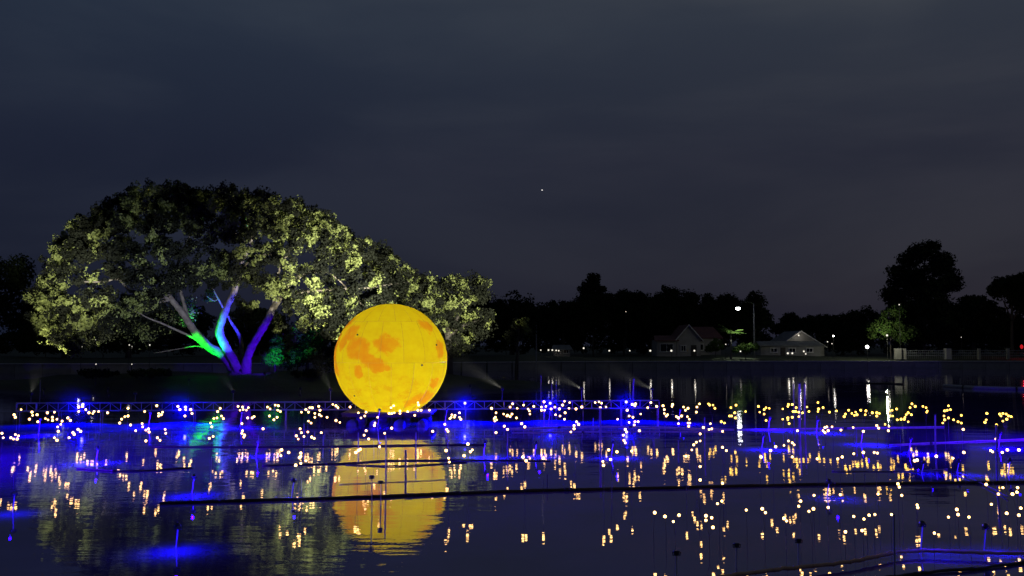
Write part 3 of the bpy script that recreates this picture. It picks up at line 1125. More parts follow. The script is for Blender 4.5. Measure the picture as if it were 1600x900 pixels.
floating("floating_pipe", [(250, 786), (380, 782), (520, 778), (640, 774), (700, 771), (850, 766), (1000, 763), (1200, 758), (1400, 755), (1600, 753), (1760, 752)],
         0.040, M_hose, "thick black pipe floating right across the near water below the moon reflection", "pipe", 0.03)
floating("floating_pipe", [(236, 698), (400, 698), (540, 697), (700, 695), (760, 695)], 0.028, M_hose,
         "thin black pipe crossing the top of the moon reflection", "pipe", 0.02, seed=2)
floating("floating_pipe", [(410, 727), (540, 724), (600, 720), (700, 719), (860, 720)], 0.025, M_hose,
         "black pipe crossing the middle of the moon reflection, upper of a pair", "pipe", 0.02, seed=3)
floating("floating_pipe", [(540, 726), (620, 728), (700, 724), (730, 722)], 0.020, M_hose,
         "black pipe crossing the middle of the moon reflection, lower of a pair", "pipe", 0.02, seed=4)
floating("floating_rope", [(530, 757), (620, 753), (700, 749)], 0.010, M_rope, "thin rope just below the water lamps in the moon reflection", "rope", 0.01, seed=5)
floating("floating_rope", [(790, 670), (900, 667), (1000, 667), (1150, 671), (1300, 669), (1475, 667)], 0.035, M_rope,
         "long pale rope lying across the water behind the right bulbs", "rope", 0.02, seed=6)
floating("floating_rope", [(800, 676), (950, 674), (1130, 674)], 0.02, M_rope, "second pale rope right of the moon, in front of the long one", "rope", 0.02, seed=7)
floating("floating_rope", [(1390, 695), (1480, 691), (1610, 686)], 0.03, M_rope, "pale rope under the single bulbs at the right edge", "rope", 0.02, seed=8)
floating("floating_rope", [(1300, 736), (1420, 736), (1480, 733)], 0.018, M_rope, "blue lit rope in the right water above the black pipe", "rope", 0.02, seed=9)
floating("floating_rope", [(1497, 738), (1540, 758), (1575, 776)], 0.016, M_rope, "short diagonal rope crossing the black pipe at the right", "rope", 0.05, seed=10)
floating("floating_pipe", [(120, 732), (200, 736), (300, 731)], 0.03, M_hose, "short black pipe among the left reflections", "pipe", 0.02, seed=11)
floating("bamboo_pole", [(1120, 902), (1180, 894), (1240, 887), (1320, 879), (1370, 869), (1400, 863), (1440, 860), (1500, 862), (1560, 864), (1660, 866)],
         0.036, M_bamboo, "bent brown bamboo pole across the bottom right corner", "pole", 0.10, True, seed=12)
floating("floating_pipe", [(1380, 903), (1450, 894), (1530, 888), (1600, 878), (1680, 868)], 0.03, M_hose,
         "dark pipe in the bottom right corner below the bamboo pole", "pipe", 0.03, seed=13)
floating("floating_boom", [(1475, 603), (1520, 606), (1600, 608), (1700, 610)], 0.20, M_rope, "pale floating boom on the far water at the right edge", "boom", 0.08, seed=14)
floating("floating_boom", [(1350, 599), (1380, 599), (1412, 600)], 0.09, M_hose, "short dark floating boom on the far right water", "boom", 0.05, seed=15)

# ------------------------------------------------------------------ the big rain tree
TBASE = P(374, 585, TREE_D)
TBASE.z = terrain_z(TBASE.x, TREE_D) - 0.1
tree = empty("rain_tree", TBASE)
tag(tree, "huge spreading rain tree lit by floodlights, its low limbs glowing green and blue", "tree")


def limb(name, pix, rads, parent=tree, base=None, m=M_bark, n=10):
    base = base if base is not None else parent.location
    pts = catmull([P(x, y, d) - base for x, y, d in pix], 6)
    # radii interpolated along the limb
    L = [0]
    for a_, b_ in zip(pts, pts[1:]):
        L.append(L[-1] + (b_ - a_).length)
    rn = random.Random(len(pix) * 7 + int(pix[0][0]))
    rr = []
    for l in L:
        f = l / L[-1] * (len(rads) - 1)
        i = min(int(f), len(rads) - 2)
        rr.append((rads[i] + (rads[i + 1] - rads[i]) * (f - i)) * 0.84 * (1 + rn.uniform(-0.09, 0.09)))
    b = MB()
    b.tube(pts, rr, n)
    return b.build(name, m, parent, True)


D = TREE_D
b = MB()
pts = [P(372, 600, D) - TBASE, P(372, 588, D) - TBASE, P(373, 578, D) - TBASE, P(375, 568, D) - TBASE]
b.tube(pts, [1.45, 1.15, 0.95, 0.70], 14)
b.build("trunk", M_bark, tree, True)
limb("limb", [(366, 584, D - .3), (357, 566, D - .6), (345, 553, D - 1), (325, 541, D - 2), (308, 523, D - 3), (296, 506, D - 4), (284, 488, D - 4.5), (268, 468, D - 5), (250, 440, D - 5.5), (225, 410, D - 6)],
     [0.55, 0.52, 0.48, 0.44, 0.38, 0.33, 0.26, 0.16, 0.08])
limb("limb", [(372, 580, D - .7), (364, 562, D - 1), (352, 541, D - 1.4), (343, 520, D - 1.6), (347, 500, D - 1.6), (356, 476, D - 1.5), (367, 452, D - 1), (372, 420, D), (390, 385, D), (400, 350, D)],
     [0.52, 0.50, 0.46, 0.40, 0.36, 0.32, 0.26, 0.18, 0.1])
limb("limb", [(380, 582, D), (378, 556, D + .3), (377, 535, D + .5), (372, 520, D + .6), (362, 505, D + .2), (354, 490, D - .6)], [0.34, 0.27, 0.25, 0.2, 0.15, 0.10])
limb("limb", [(384, 584, D - .4), (386, 562, D - .6), (393, 543, D - 1), (405, 522, D - 1.5), (418, 500, D - 2), (427, 482, D - 2.2), (440, 462, D - 2.5), (455, 440, D - 3), (480, 425, D - 3), (520, 400, D - 3), (560, 390, D - 2)],
     [0.60, 0.50, 0.46, 0.42, 0.37, 0.32, 0.25, 0.2, 0.15, 0.08])
limb("branch", [(296, 506, D - 4), (290, 485, D - 3.6), (282, 455, D - 3), (275, 425, D - 3), (285, 395, D - 3), (300, 360, D - 2)], [0.24, 0.2, 0.17, 0.13, 0.08])
limb("branch", [(322, 542, D - 2), (300, 527, D - 3), (272, 514, D - 4), (250, 504, D - 5), (232, 497, D - 5.4), (200, 480, D - 6)], [0.17, 0.14, 0.11, 0.08, 0.04])
limb("branch", [(340, 552, D - 1), (310, 541, D - 1), (280, 545, D - 1), (240, 552, D - 1)], [0.12, 0.08, 0.06, 0.03])
limb("branch", [(352, 487, D - 1.6), (341, 467, D - 2), (331, 448, D - 2.2), (325, 436, D - 2.4)], [0.13, 0.10, 0.07, 0.04])
limb("branch", [(341, 467, D - 2), (334, 470, D - 2.2), (322, 462, D - 2.4)], [0.06, 0.05, 0.03])
limb("branch", [(367, 452, D - 1), (378, 425, D - 2), (390, 405, D - 3), (410, 398, D - 4), (445, 400, D - 5)], [0.22, 0.18, 0.14, 0.10, 0.05])
limb("branch", [(427, 482, D - 2.2), (432, 440, D - 2.5), (440, 410, D - 3), (452, 392, D - 3), (455, 350, D - 2)], [0.2, 0.16, 0.13, 0.1, 0.05])
limb("branch", [(440, 462, D - 2.5), (480, 455, D - 3.5), (520, 452, D - 5), (570, 450, D - 6), (640, 440, D - 6)], [0.2, 0.17, 0.13, 0.1, 0.05])
limb("branch", [(268, 468, D - 5), (240, 460, D - 6), (205, 455, D - 7.5), (185, 436, D - 8.6), (160, 440, D - 8), (120, 440, D - 7)], [0.2, 0.16, 0.14, 0.1, 0.05])
limb("branch", [(268, 468, D - 5), (235, 475, D - 6), (190, 480, D - 6.5), (150, 500, D - 7)], [0.14, 0.1, 0.08, 0.04])
limb("branch", [(250, 440, D - 5.5), (215, 420, D - 3), (170, 380, D - 1), (140, 350, D)], [0.15, 0.1, 0.06])
limb("branch", [(390, 385, D), (340, 340, D), (290, 310, D)], [0.12, 0.08, 0.04])
limb("branch", [(480, 425, D - 3), (520, 430, D - 1), (570, 480, D), (600, 500, D)], [0.12, 0.08, 0.04])

rng = np.random.default_rng(11)
TOPX = [55, 70, 85, 100, 140, 175, 240, 300, 370, 430, 500, 540, 580, 610, 640, 660, 690, 720]
TOPY = [480, 424, 380, 342, 316, 287, 270, 269, 276, 282, 306, 345, 358, 384, 402, 418, 440, 460]
BOTX = [55, 80, 110, 150, 180, 220, 260, 300, 330, 370, 410, 450, 500, 560, 620, 690, 720]
BOTY = [498, 522, 534, 520, 488, 472, 450, 426, 418, 420, 436, 462, 505, 525, 525, 505, 480]
cl = []
PPM = TREE_D / F
placed = []
tries = 0
while len(placed) < 340 and tries < 16000:
    tries += 1
    px = rng.uniform(66, 708)
    tY, bY = np.interp(px, TOPX, TOPY), np.interp(px, BOTX, BOTY)
    dep = 12.5 * math.sqrt(max(0.12, 1 - ((px - 370) / 370) ** 2))
    ph = rng.uniform(-0.22, 0.68) * math.pi
    q = rng.uniform(0.62, 1.0) ** 0.5
    br = rng.uniform(0.9, 1.95)
    zz = math.sin(ph) * q
    dy = -math.cos(ph) * q * dep
    my = (bY + 4) + (tY + br / PPM * 0.55 - bY + 8) * (0.15 + 0.85 * max(-0.15, zz))
    if 300 < px < 400 and my > 450 and dy < 5:
        continue
    pnt = P(px, my, TREE_D + dy)
    if any((pnt - o_).length < (br + b_) * 0.61 for o_, b_ in placed):
        continue
    placed.append((pnt, br))
    for k in range(int(5 + br * 4)):
        v = rng.normal(size=3)
        v /= np.linalg.norm(v)
        qq = rng.uniform(0.35, 0.95)
        cl.append((pnt.x + v[0] * br * qq, pnt.y + v[1] * br * qq, pnt.z + v[2] * br * 0.72 * qq, rng.uniform(0.38, 0.72)))
foliage("crown", tree, cl, 62, 0.25, M_leaf, 3, TBASE, flat=0.9, droop=0.3)
# tufts hanging in front of the upper limbs
cl = [(*P(px + rng.uniform(-6, 6), py + rng.uniform(-5, 5), TREE_D - 4.5 + rng.uniform(-.6, .6)), rng.uniform(0.35, 0.6))
      for px, py in ((383, 478), (376, 470), (390, 484), (372, 486), (398, 472), (410, 452), (425, 455), (432, 500), (436, 512), (305, 446), (236, 460), (350, 446), (364, 440), (345, 436), (405, 440), (445, 470), (452, 486), (330, 445), (300, 440)) for _ in range(3)]
foliage("hanging_foliage", tree, cl, 70, 0.24, M_leaf, 6, TBASE, flat=0.9, droop=0.3)
# drooping skirt on the left side
cl = []
for k in range(60):
    px = rng.uniform(70, 175)
    py = rng.uniform(470, 546 - abs(px - 110) * 0.5)
    p_ = P(px, py, TREE_D - 5 + rng.uniform(-2, 3))
    cl.append((*p_, rng.uniform(0.6, 1.1)))
for k in range(60):
    px = rng.uniform(190, 300)
    py = rng.uniform(462, 520 - abs(px - 230) * 0.3)
    p_ = P(px, py, TREE_D + rng.uniform(-1, 7))
    cl.append((*p_, rng.uniform(0.6, 1.2)))
foliage("hanging_foliage", tree, cl, 110, 0.26, M_leaf, 4, TBASE, flat=1.1, droop=0.9)
o = foliage("hanging_foliage", tree, [(*P(330 + rng.uniform(-12, 6), 455 + rng.uniform(-16, 14), TREE_D - 2 + rng.uniform(-1, 1)), 0.45) for _ in range(10)], 70, 0.2, M_leaf, 5, TBASE)


# ------------------------------------------------------------------ other trees
def pix_tree(name, blobs, d, label, cat="tree", m=M_dark, seed=1, leaf=0.5, per=70, trunk=None, group=None, rr=(1.0, 1.9), dens=1.0, depth=0.7):
    """blobs: (px, py, rx, ry) lobes of the crown as seen; real clumps fill an ellipsoid of each."""
    rg = np.random.default_rng(seed)
    ppm = d / F
    bx = trunk[0] if trunk else blobs[0][0]
    gz = terrain_z(XD(bx, d), d)
    base = Vector((XD(bx, d), d, gz - 0.05))
    t = empty(name, base)
    tag(t, label, cat, group)
    cl_ = []
    for px, py, rx, ry in blobs:
        c = P(px, py, d)
        ax, az = rx * ppm, ry * ppm
        ay = max(ax, az) * depth
        n = int(max(4, dens * 1.6 * (ax * az + ax * ay + ay * az) / 3 / (rr[0] * rr[1]) * 3.0))
        for _ in range(n):
            v = rg.normal(size=3)
            v /= np.linalg.norm(v)
            q = rg.uniform(0.3, 1.0) ** 0.5
            r_ = rg.uniform(*rr) * min(1.0, max(0.35, min(ax, az) / rr[1]))
            ex = max(0.1, ax - r_ * 0.7)
            ez = max(0.1, az - r_ * 0.5)
            cl_.append((c.x + v[0] * ex * q, c.y + v[1] * ay * q, max(gz + 0.3, c.z + v[2] * ez * q), r_))
    foliage("crown", t, cl_, per, leaf, m, seed, base, flat=0.75)
    top = P(blobs[0][0], blobs[0][1], d) - base
    b = MB()
    tw = trunk[1] if trunk else max(0.15, blobs[0][2] * ppm * 0.07)
    b.tube(catmull([(0, 0, -0.3), (0.1 * tw, 0, top.z * 0.3), (top.x * 0.5, 0, top.z * 0.65), top], 4), [tw * 1.3] + [tw * (1 - 0.045 * k) for k in range(12)], 8)
    b.build("trunk", M_darkbark, t, True)
    for k, (px, py, rx, ry) in enumerate(blobs[1:6]):
        e_ = P(px, py, d) - base
        b = MB()
        s_ = Vector((top.x * 0.4, 0, top.z * 0.5))
        b.tube([s_, s_.lerp(e_, 0.5) + Vector((0, 0, 0.3)), e_], [tw * 0.45, tw * 0.3, tw * 0.12], 6)
        b.build("branch", M_darkbark, t, True)
    return t


pix_tree("flood_lit_tree", [(700, 465, 62, 42), (742, 455, 34, 32), (748, 500, 30, 34), (690, 515, 45, 40), (655, 450, 40, 32), (715, 540, 30, 22)], 91,
         "floodlit rounded tree directly behind the right side of the moon", m=M_leaf, seed=21, leaf=0.27, per=140, rr=(0.8, 1.4), dens=1.1, trunk=(700, 0.5))
pix_tree("young_tree", [(812, 506, 16, 14), (800, 525, 14, 16), (820, 520, 12, 12)], 92,
         "small young tree with a few lit sprays, between the moon and the grey pole", m=M_leaf, seed=22, leaf=0.22, per=80, rr=(0.5, 0.8), trunk=(806, 0.12))
pix_tree("dark_shrub", [(480, 535, 42, 42), (455, 560, 30, 25), (505, 560, 30, 25)], 92, "dark dense shrub between the big trunk and the moon", "shrub",
         m=M_leaf, seed=23, leaf=0.24, per=90, rr=(0.7, 1.1), trunk=(480, 0.2))
pix_tree("green_lit_shrub", [(433, 545, 12, 28), (420, 560, 10, 14)], 87.5, "narrow shrub lit bright green beside the big tree trunk", "shrub",
         m=M_green, seed=24, leaf=0.2, per=90, rr=(0.4, 0.7), trunk=(430, 0.1), dens=1.4)
pix_tree("dark_tree", [(808, 478, 34, 28), (790, 495, 26, 22), (825, 500, 24, 22)], 128, "dark dome-shaped tree just right of the floodlit trees", seed=25, per=60, leaf=0.4)
far = [
    ([(-30, 450, 70, 60), (30, 430, 32, 38), (40, 490, 45, 40)], 120, "dark tree mass at the left edge behind the rain tree"),
    ([(100, 500, 60, 40), (60, 530, 50, 26)], 150, "low dark tree behind the left drooping foliage"),
    ([(200, 520, 70, 32), (280, 505, 60, 36)], 155, "dark low tree behind the lit limbs"),
    ([(400, 510, 60, 36), (520, 500, 60, 36), (600, 480, 60, 40)], 160, "dark tree behind the moon and trunk"),
    ([(690, 500, 60, 40), (760, 500, 50, 40)], 160, "dark tree far behind the floodlit rounded tree"),
    ([(800, 500, 60, 36), (870, 500, 60, 34), (950, 495, 60, 40), (1030, 495, 60, 40)], 205, "long dark tree mass behind the middle shore"),
    ([(1090, 495, 60, 38), (1150, 500, 50, 38), (1000, 500, 50, 40)], 206, "long dark tree mass behind the gabled house"),
    ([(880, 500, 42, 32), (850, 510, 30, 28), (905, 495, 30, 28)], 175, "broad dark tree above the row of shore lights"),
    ([(927, 438, 14, 16), (925, 452, 26, 14), (930, 468, 34, 16), (955, 478, 30, 22), (920, 490, 40, 30)], 178, "dark tiered tree with a pointed top in the middle"),
    ([(975, 470, 24, 20), (1000, 475, 24, 22), (985, 500, 40, 34)], 182, "dark tree right of the pointed one"),
    ([(1045, 466, 20, 22), (1055, 480, 34, 30), (1030, 500, 36, 32), (1080, 470, 16, 18)], 185, "dark tall tree behind the gabled house"),
    ([(1115, 480, 26, 26), (1135, 475, 22, 20), (1110, 505, 40, 28), (1148, 492, 20, 24)], 186, "dark tree behind the palm"),
    ([(1180, 472, 18, 20), (1182, 495, 20, 24), (1172, 515, 26, 22), (1196, 502, 14, 16)], 178, "slim dark tree beside the street lamp pole"),
    ([(1236, 500, 18, 13), (1225, 514, 24, 14)], 195, "small dark tree above the pale roof, left one"),
    ([(1285, 503, 40, 14), (1260, 512, 40, 14), (1320, 503, 34, 16), (1350, 498, 34, 20), (1330, 520, 50, 20)], 190, "long dark tree mass behind the low house"),
    ([(1445, 390, 28, 18), (1425, 405, 26, 16), (1470, 412, 24, 22), (1412, 432, 32, 22), (1455, 436, 46, 28), (1440, 468, 58, 30), (1485, 440, 18, 20), (1400, 460, 26, 18), (1450, 505, 66, 38)], 170,
     "tallest dark tree on the right, its crown full of gaps"),
    ([(1522, 482, 42, 24), (1500, 508, 50, 36), (1545, 508, 46, 34), (1480, 500, 36, 30)], 172, "dark rounded tree right of the tallest one"),
    ([(1582, 448, 38, 22), (1560, 456, 20, 14), (1600, 470, 30, 22), (1620, 450, 50, 30)], 168, "dark tree with a ragged crown at the right edge"),
    ([(1590, 520, 50, 30), (1650, 500, 60, 40)], 176, "low dark tree behind the fence at the right edge"),
]
for k, (bl, d, lab) in enumerate(far):
    pix_tree("dark_tree", bl, d, lab, seed=40 + k, leaf=0.55 if d > 140 else 0.42, per=60, rr=(1.0, 2.0), group="dark trees on the far shore", dens=1.9)
pix_tree("garden_tree", [(1392, 500, 24, 22), (1400, 485, 18, 12), (1375, 515, 26, 18), (1410, 520, 24, 18)], 160,
         "small garden tree lit green by a white lamp, right of the low house", m=M_green, seed=70, leaf=0.36, per=60, rr=(0.7, 1.1), trunk=(1392, 0.15))
pix_tree("garden_shrub", [(1162, 543, 14, 9), (1178, 542, 12, 8), (1150, 547, 9, 6)], 157.5, "yellow-green shrub lit by the street lamp", "shrub", m=M_green, seed=71, leaf=0.3,
         per=50, rr=(0.5, 0.8), trunk=(1165, 0.08))
pix_tree("garden_shrub", [(1120, 540, 14, 12), (1108, 545, 10, 8)], 162, "dark shrub left of the palm", "shrub", m=M_green, seed=72, leaf=0.3,
         per=50, rr=(0.5, 0.8), trunk=(1118, 0.08))
for k, (px, w_, h_) in enumerate(((150, 40, 8), (240, 40, 8), (560, 36, 9), (480, 30, 8))):
    pix_tree("bank_shrub", [(px, 586 - h_ * 0.4, w_, h_)], 80.5 + k * 0.4, "low dark bush on the island bank, %s" % ("far left one", "below the lit limbs", "beside the moon", "right of the trunk")[k],
             "shrub", m=M_dark, seed=80 + k, leaf=0.2, per=60, rr=(0.4, 0.6), trunk=(px, 0.05))

for k, (px, w_) in enumerate(((-20, 60), (70, 60), (160, 60), (260, 60), (380, 60), (480, 60), (700, 60), (790, 50), (880, 60), (980, 60), (1090, 50), (1180, 40), (1290, 50), (1330, 40), (1420, 55), (1510, 55), (1600, 55))):
    pix_tree("dark_hedge", [(px - w_ * .5, 535, w_ * .6, 20), (px, 532, w_ * .6, 22), (px + w_ * .5, 536, w_ * .6, 20)], 186 if px > 700 else 158,
             "dark tall hedge along the far shore, %s" % (ordinal(k) + " from the left"), "hedge", m=M_dark, seed=120 + k, leaf=0.5, per=50, rr=(0.9, 1.5),
             group="hedges along the far shore", trunk=(px, 0.08), depth=0.25, dens=1.3)

# palm
pb = Vector((XD(1142, 158), 158, terrain_z(XD(1142, 158), 158)))
palm = empty("palm_tree", pb)
tag(palm, "small palm lit by the street lamp beside the gabled house", "palm tree")
ph_ = P(1142, 522, 158).z - pb.z
b = MB()
b.tube([(0, 0, -0.1), (0.1, 0, ph_ * 0.5), (0, 0, ph_)], [0.2, 0.15, 0.13], 8)
b.build("trunk", M_bark, palm, True)
rn = random.Random(9)
for k in range(13):
    a = 2 * math.pi * k / 13 + rn.uniform(-0.2, 0.2)
    up = rn.uniform(0.4, 1.5)
    L_ = rn.uniform(2.4, 3.3)
    b = MB()
    prev = None
    ax_ = []
    for j in range(11):
        s = j / 10
        rad_ = L_ * s * math.cos(up * (1 - s * 0.3) * 0.8)
        zz = L_ * (math.sin(up) * s - 0.42 * s * s)
        ax_.append(Vector((rad_ * math.cos(a), rad_ * math.sin(a), ph_ + zz)))
    b.tube(ax_, [0.03 * (1 - 0.08 * j) for j in range(11)], 4)
    side = Vector((-math.sin(a), math.cos(a), 0))
    for j in range(1, 11):
        ll = 0.55 * math.sin(math.pi * (j + 1) / 12.5)
        fw = (ax_[j] - ax_[j - 1]).normalized()
        for sg in (-1, 1):
            for h_ in (0, 0.5):
                p0 = ax_[j].lerp(ax_[j - 1], h_)
                tip = p0 + side * sg * ll + fw * ll * 0.5 - Vector((0, 0, ll * 0.35))
                b.add([p0 - fw * 0.05, p0 + fw * 0.06, tip], [(0, 1, 2)])
    b.build("frond", M_green, palm)

# ------------------------------------------------------------------ lamps on the far shore
LM = MB()
LM.lathe([(0.001, -1), (0.7, -0.7), (1, 0), (0.7, 0.7), (0.001, 1)], 8)
GLOBE = LM.mesh("globe", M_gardenlamp, True)
GLOBE_B = LM.mesh("globe", M_gardenbright, True)
gl_ = [(845, 547, 165, .8, "first of the shore lights right of the grey pole"), (857, 547, 165, 1.1, "second shore light right of the grey pole"), (863, 547, 165, 1.1, "third shore light right of the grey pole"),
       (869, 547.5, 165, 1, "fourth shore light right of the grey pole"), (873, 548, 165, 1, "fifth shore light right of the grey pole"),
       (912, 544, 160, 1.2, "shore light right of the kiosk"), (952, 548, 158, 1.1, "shore light under the pointed tree"), (984, 548, 158, .9, "lone shore light left of the gabled house group"),
       (1016, 548, 156, 1.3, "shore light left of the white window"), (1049, 548, 156, 1.4, "shore light below the white window"), (1085, 548, 156, 1.2, "shore light below the gable"),
       (1134, 538, 158, .7, "small lamp at the foot of the palm"), (1157, 549, 155, 1.0, "shore light in the lit shrub"),
       (1231, 552, 156, 1.4, "left lamp of the pair before the low house"), (1238, 552, 156, 1.3, "right lamp of the pair before the low house"), (1256, 549, 156, 1.2, "upper lamp of the cluster before the low house"),
       (1259, 553, 156, 1.0, "lower lamp of the cluster before the low house"), (1293, 534, 160, .8, "small lamp by the dark doorway"), (1302, 525, 160, 1.1, "lamp right of the pale roof"),
       (1300, 537, 160, .7, "dim lamp right of the pale roof"), (1386, 524, 156, 1.4, "white lamp in the green lit garden tree"), (1405, 476, 158, .8, "small high lamp above the green lit tree"),
       (1502, 527, 165, .5, "faint lamp under the dark trees at the right"), (1355, 542, 154, 2.3, "bright white lamp at the far right shore"),
       (127, 542, 126, 1.5, "lower of the two lights behind the left foliage"), (150, 531, 128, 1.5, "upper of the two lights behind the left foliage"),
       (206, 542, 128, 1.1, "right light of the close pair left of the trunk"), (202, 539, 128, .8, "left light of the close pair left of the trunk"), (234, 539, 128, .9, "lone light nearest the trunk on the left"),
       (150, 569, 126, .8, "faint light on the left shore wall"), (206, 569, 126, .7, "faint light on the left shore wall, nearer the trunk"),
       (978, 487, 170, .5, "tiny dim light in the dark middle trees")]
for px, py, d, k, lab in gl_:
    x_ = XD(px, d)
    gz = terrain_z(x_, d)
    hd = P(px, py, d)
    if d < shore_y(x_):
        gz = -0.3
    t = empty("shore_lamp", (hd.x, d, gz))
    tag(t, lab + " on the far shore" if "shore" not in lab else lab, "lamp", "small lamps along the far shore")
    rod("post", ROD["wire"], t, (0, 0, 0), (0, 0, max(0.1, hd.z - gz - 0.1)), 0.035)
    r_ = 0.13 * k * d / 156
    link_mesh("globe", GLOBE_B if (k > 2 or px == 1302) else GLOBE, t, (0, 0, hd.z - gz), None, (r_, r_, r_))
    if k > 1.05:
        lamp("shore_lamp_light", "POINT", hd + Vector((0, -0.45, 0.1)), (1, 0.93, 0.78), 3 * k * k, t, 0.12)
lamp("garden_light", "POINT", P(1384, 520, 154.5), (0.95, 1, 0.7), 900, None, 0.15)

# street lamp
sd = 160.0
sx = XD(1179, sd)
sg = terrain_z(sx, sd)
st = empty("street_lamp", (sx, sd, sg))
tag(st, "tall street lamp with a long arm to the left and a bright white head", "street lamp")
ztop = P(1179, 474, sd).z - sg
b = MB()
b.tube([(0, 0, 0), (0, 0, ztop)], [0.14, 0.09], 10)
b.build("pole", M_stem, st, True)
hx = P(1153, 481, sd - 2) - st.location
b = MB()
b.tube(catmull([(0, 0, ztop - 0.2), (-0.5, -0.3, ztop + 0.1), (hx.x * 0.6, hx.y * 0.6, ztop + 0.15), (hx.x + 0.2, hx.y, hx.z + 0.18)], 4), 0.055, 8)
b.build("arm", M_wire, st, True)
b = MB()
b.box((hx.x + 0.2, hx.y, hx.z + 0.12), (0.9, 0.30, 0.09), 0, 0.7)
b.build("head", M_black, st)
b = MB()
b.lathe([(0.001, -0.38), (0.22, -0.34), (0.38, -0.18), (0.42, 0.0), (0.36, 0.06), (0.001, 0.07)], 12, (hx.x, hx.y, hx.z))
b.build("glass", emitter("street_light_glass", (0.95, 1.0, 0.97), 22), st, True)
lamp("street_lamp_light", "SPOT", st.location + hx + Vector((0, 0, -0.45)), (0.9, 1, 0.85), 5200, st, 0.25, P(1152, 530, 158), 62, 0.8)

# thin grey pole
pp = XD(838, 130)
t = empty("flag_pole", (pp, 130, -0.5))
tag(t, "thin grey pole standing right of the small young tree", "pole")
rod("pole", ROD["stem"], t, (0, 0, 0), (0, 0, P(838, 505, 130).z + 0.5), 0.09)
rod("finial", ROD["black"], t, (0, 0, P(838, 505, 130).z + 0.5), (0, 0, P(838, 505, 130).z + 0.65), 0.12)

# ------------------------------------------------------------------ houses
def gable_house(name, x0, x1, d0, depth, zb, ze, zr, ridge, wall_m, roof_m, label, front_gable=True, windows=(), door=None, over=0.45):
    t = empty(name, ((x0 + x1) / 2, d0, zb))
    tag(t, label, "house")
    W, hh, rr_ = x1 - x0, ze - zb, zr - zb
    b = MB()
    xs_, ys_ = W / 2, depth
    if front_gable:
        b.prism([(-xs_, 0), (xs_, 0), (xs_, hh), (0, rr_ - 0.12), (-xs_, hh)], 0, depth)
    else:
        b.box((0, depth / 2, hh / 2), (W, depth, hh))
    b.build("wall", wall_m, t)
    # roof made of sloping sheets with thickness, ribbed
    nrib = 14
    if front_gable:
        for sg_ in (-1, 1):
            sl = (rr_ - hh) / xs_
            b = MB()
            ex = xs_ + over
            for q in range(nrib):
                y0_, y1_ = -over + (depth + 2 * over) * q / nrib, -over + (depth + 2 * over) * (q + 0.93) / nrib
                lift = 0.03 * (q % 2)
                b.add([(0, y0_, rr_ + lift), (sg_ * ex, y0_, rr_ - sl * ex + lift), (sg_ * ex, y1_, rr_ - sl * ex + lift), (0, y1_, rr_ + lift),
                       (0, y0_, rr_ - 0.1), (sg_ * ex, y0_, rr_ - sl * ex - 0.1), (sg_ * ex, y1_, rr_ - sl * ex - 0.1), (0, y1_, rr_ - 0.1)],
                      [(0, 1, 2, 3), (7, 6, 5, 4), (0, 4, 5, 1), (1, 5, 6, 2), (2, 6, 7, 3), (3, 7, 4, 0)])
            b.build("roof", roof_m, t)
            b = MB()
            b.add([(0, -over - 0.04, rr_ + 0.03), (sg_ * ex, -over - 0.04, rr_ - sl * ex + 0.03), (sg_ * ex, -over - 0.04, rr_ - sl * ex - 0.17), (0, -over - 0.04, rr_ - 0.17),
                   (0, -over - 0.01, rr_ + 0.03), (sg_ * ex, -over - 0.01, rr_ - sl * ex + 0.03), (sg_ * ex, -over - 0.01, rr_ - sl * ex - 0.17), (0, -over - 0.01, rr_ - 0.17)],
                  [(0, 1, 2, 3), (7, 6, 5, 4), (0, 4, 5, 1), (1, 5, 6, 2), (2, 6, 7, 3), (3, 7, 4, 0)])
            b.build("barge_board", M_trim, t)
    else:
        for sg_, yb_ in ((0, -over), (1, depth + over)):
            b = MB()
            for q in range(nrib * 2):
                xa = -xs_ - over + (W + 2 * over) * q / (nrib * 2)
                xb = xa + (W + 2 * over) / (nrib * 2) * 0.95
                lift = 0.03 * (q % 2)
                ins = ridge
                xa2, xb2 = xa * ins, xb * ins
                b.add([(xa, yb_, hh - 0.12 + lift), (xb, yb_, hh - 0.12 + lift), (xb2, depth / 2, rr_ + lift), (xa2, depth / 2, rr_ + lift),
                       (xa, yb_, hh - 0.24), (xb, yb_, hh - 0.24), (xb2, depth / 2, rr_ - 0.1), (xa2, depth / 2, rr_ - 0.1)],
                      [(0, 1, 2, 3), (7, 6, 5, 4), (0, 4, 5, 1), (1, 5, 6, 2), (2, 6, 7, 3), (3, 7, 4, 0)])
            b.build("roof", roof_m, t)
    for (wx, wz, ww, wh) in windows:
        b = MB()
        for cx_, cz_, sx_, sz_ in ((wx, wz + wh / 2, ww + 0.2, 0.14), (wx, wz - wh / 2, ww + 0.3, 0.16), (wx - ww / 2, wz, 0.12, wh - 0.16), (wx + ww / 2, wz, 0.12, wh - 0.16), (wx, wz, 0.07, wh - 0.17)):
            b.box((cx_, -0.06, cz_), (sx_, 0.14, sz_))
        f_ = b.build("window", M_trim, t)
        b = MB()
        b.box((wx, -0.015, wz), (ww - 0.13, 0.03, wh - 0.18))
        b.build("pane", M_pane, f_)
    if door:
        dx_, dw, dh = door
        b = MB()
        b.box((dx_, -0.04, dh / 2), (dw, 0.08, dh))
        dd = b.build("door", M_deck, t)
        b = MB()
        b.box((dx_ + dw * 0.4, -0.1, dh / 2), (0.05, 0.05, 0.2))
        b.build("handle", M_alu, dd)
    return t


hd_ = 166.0
zb1 = 2.0


def zz(px, py, d=hd_):
    return P(px, py, d).z


def xx(px, d=hd_):
    return XD(px, d)


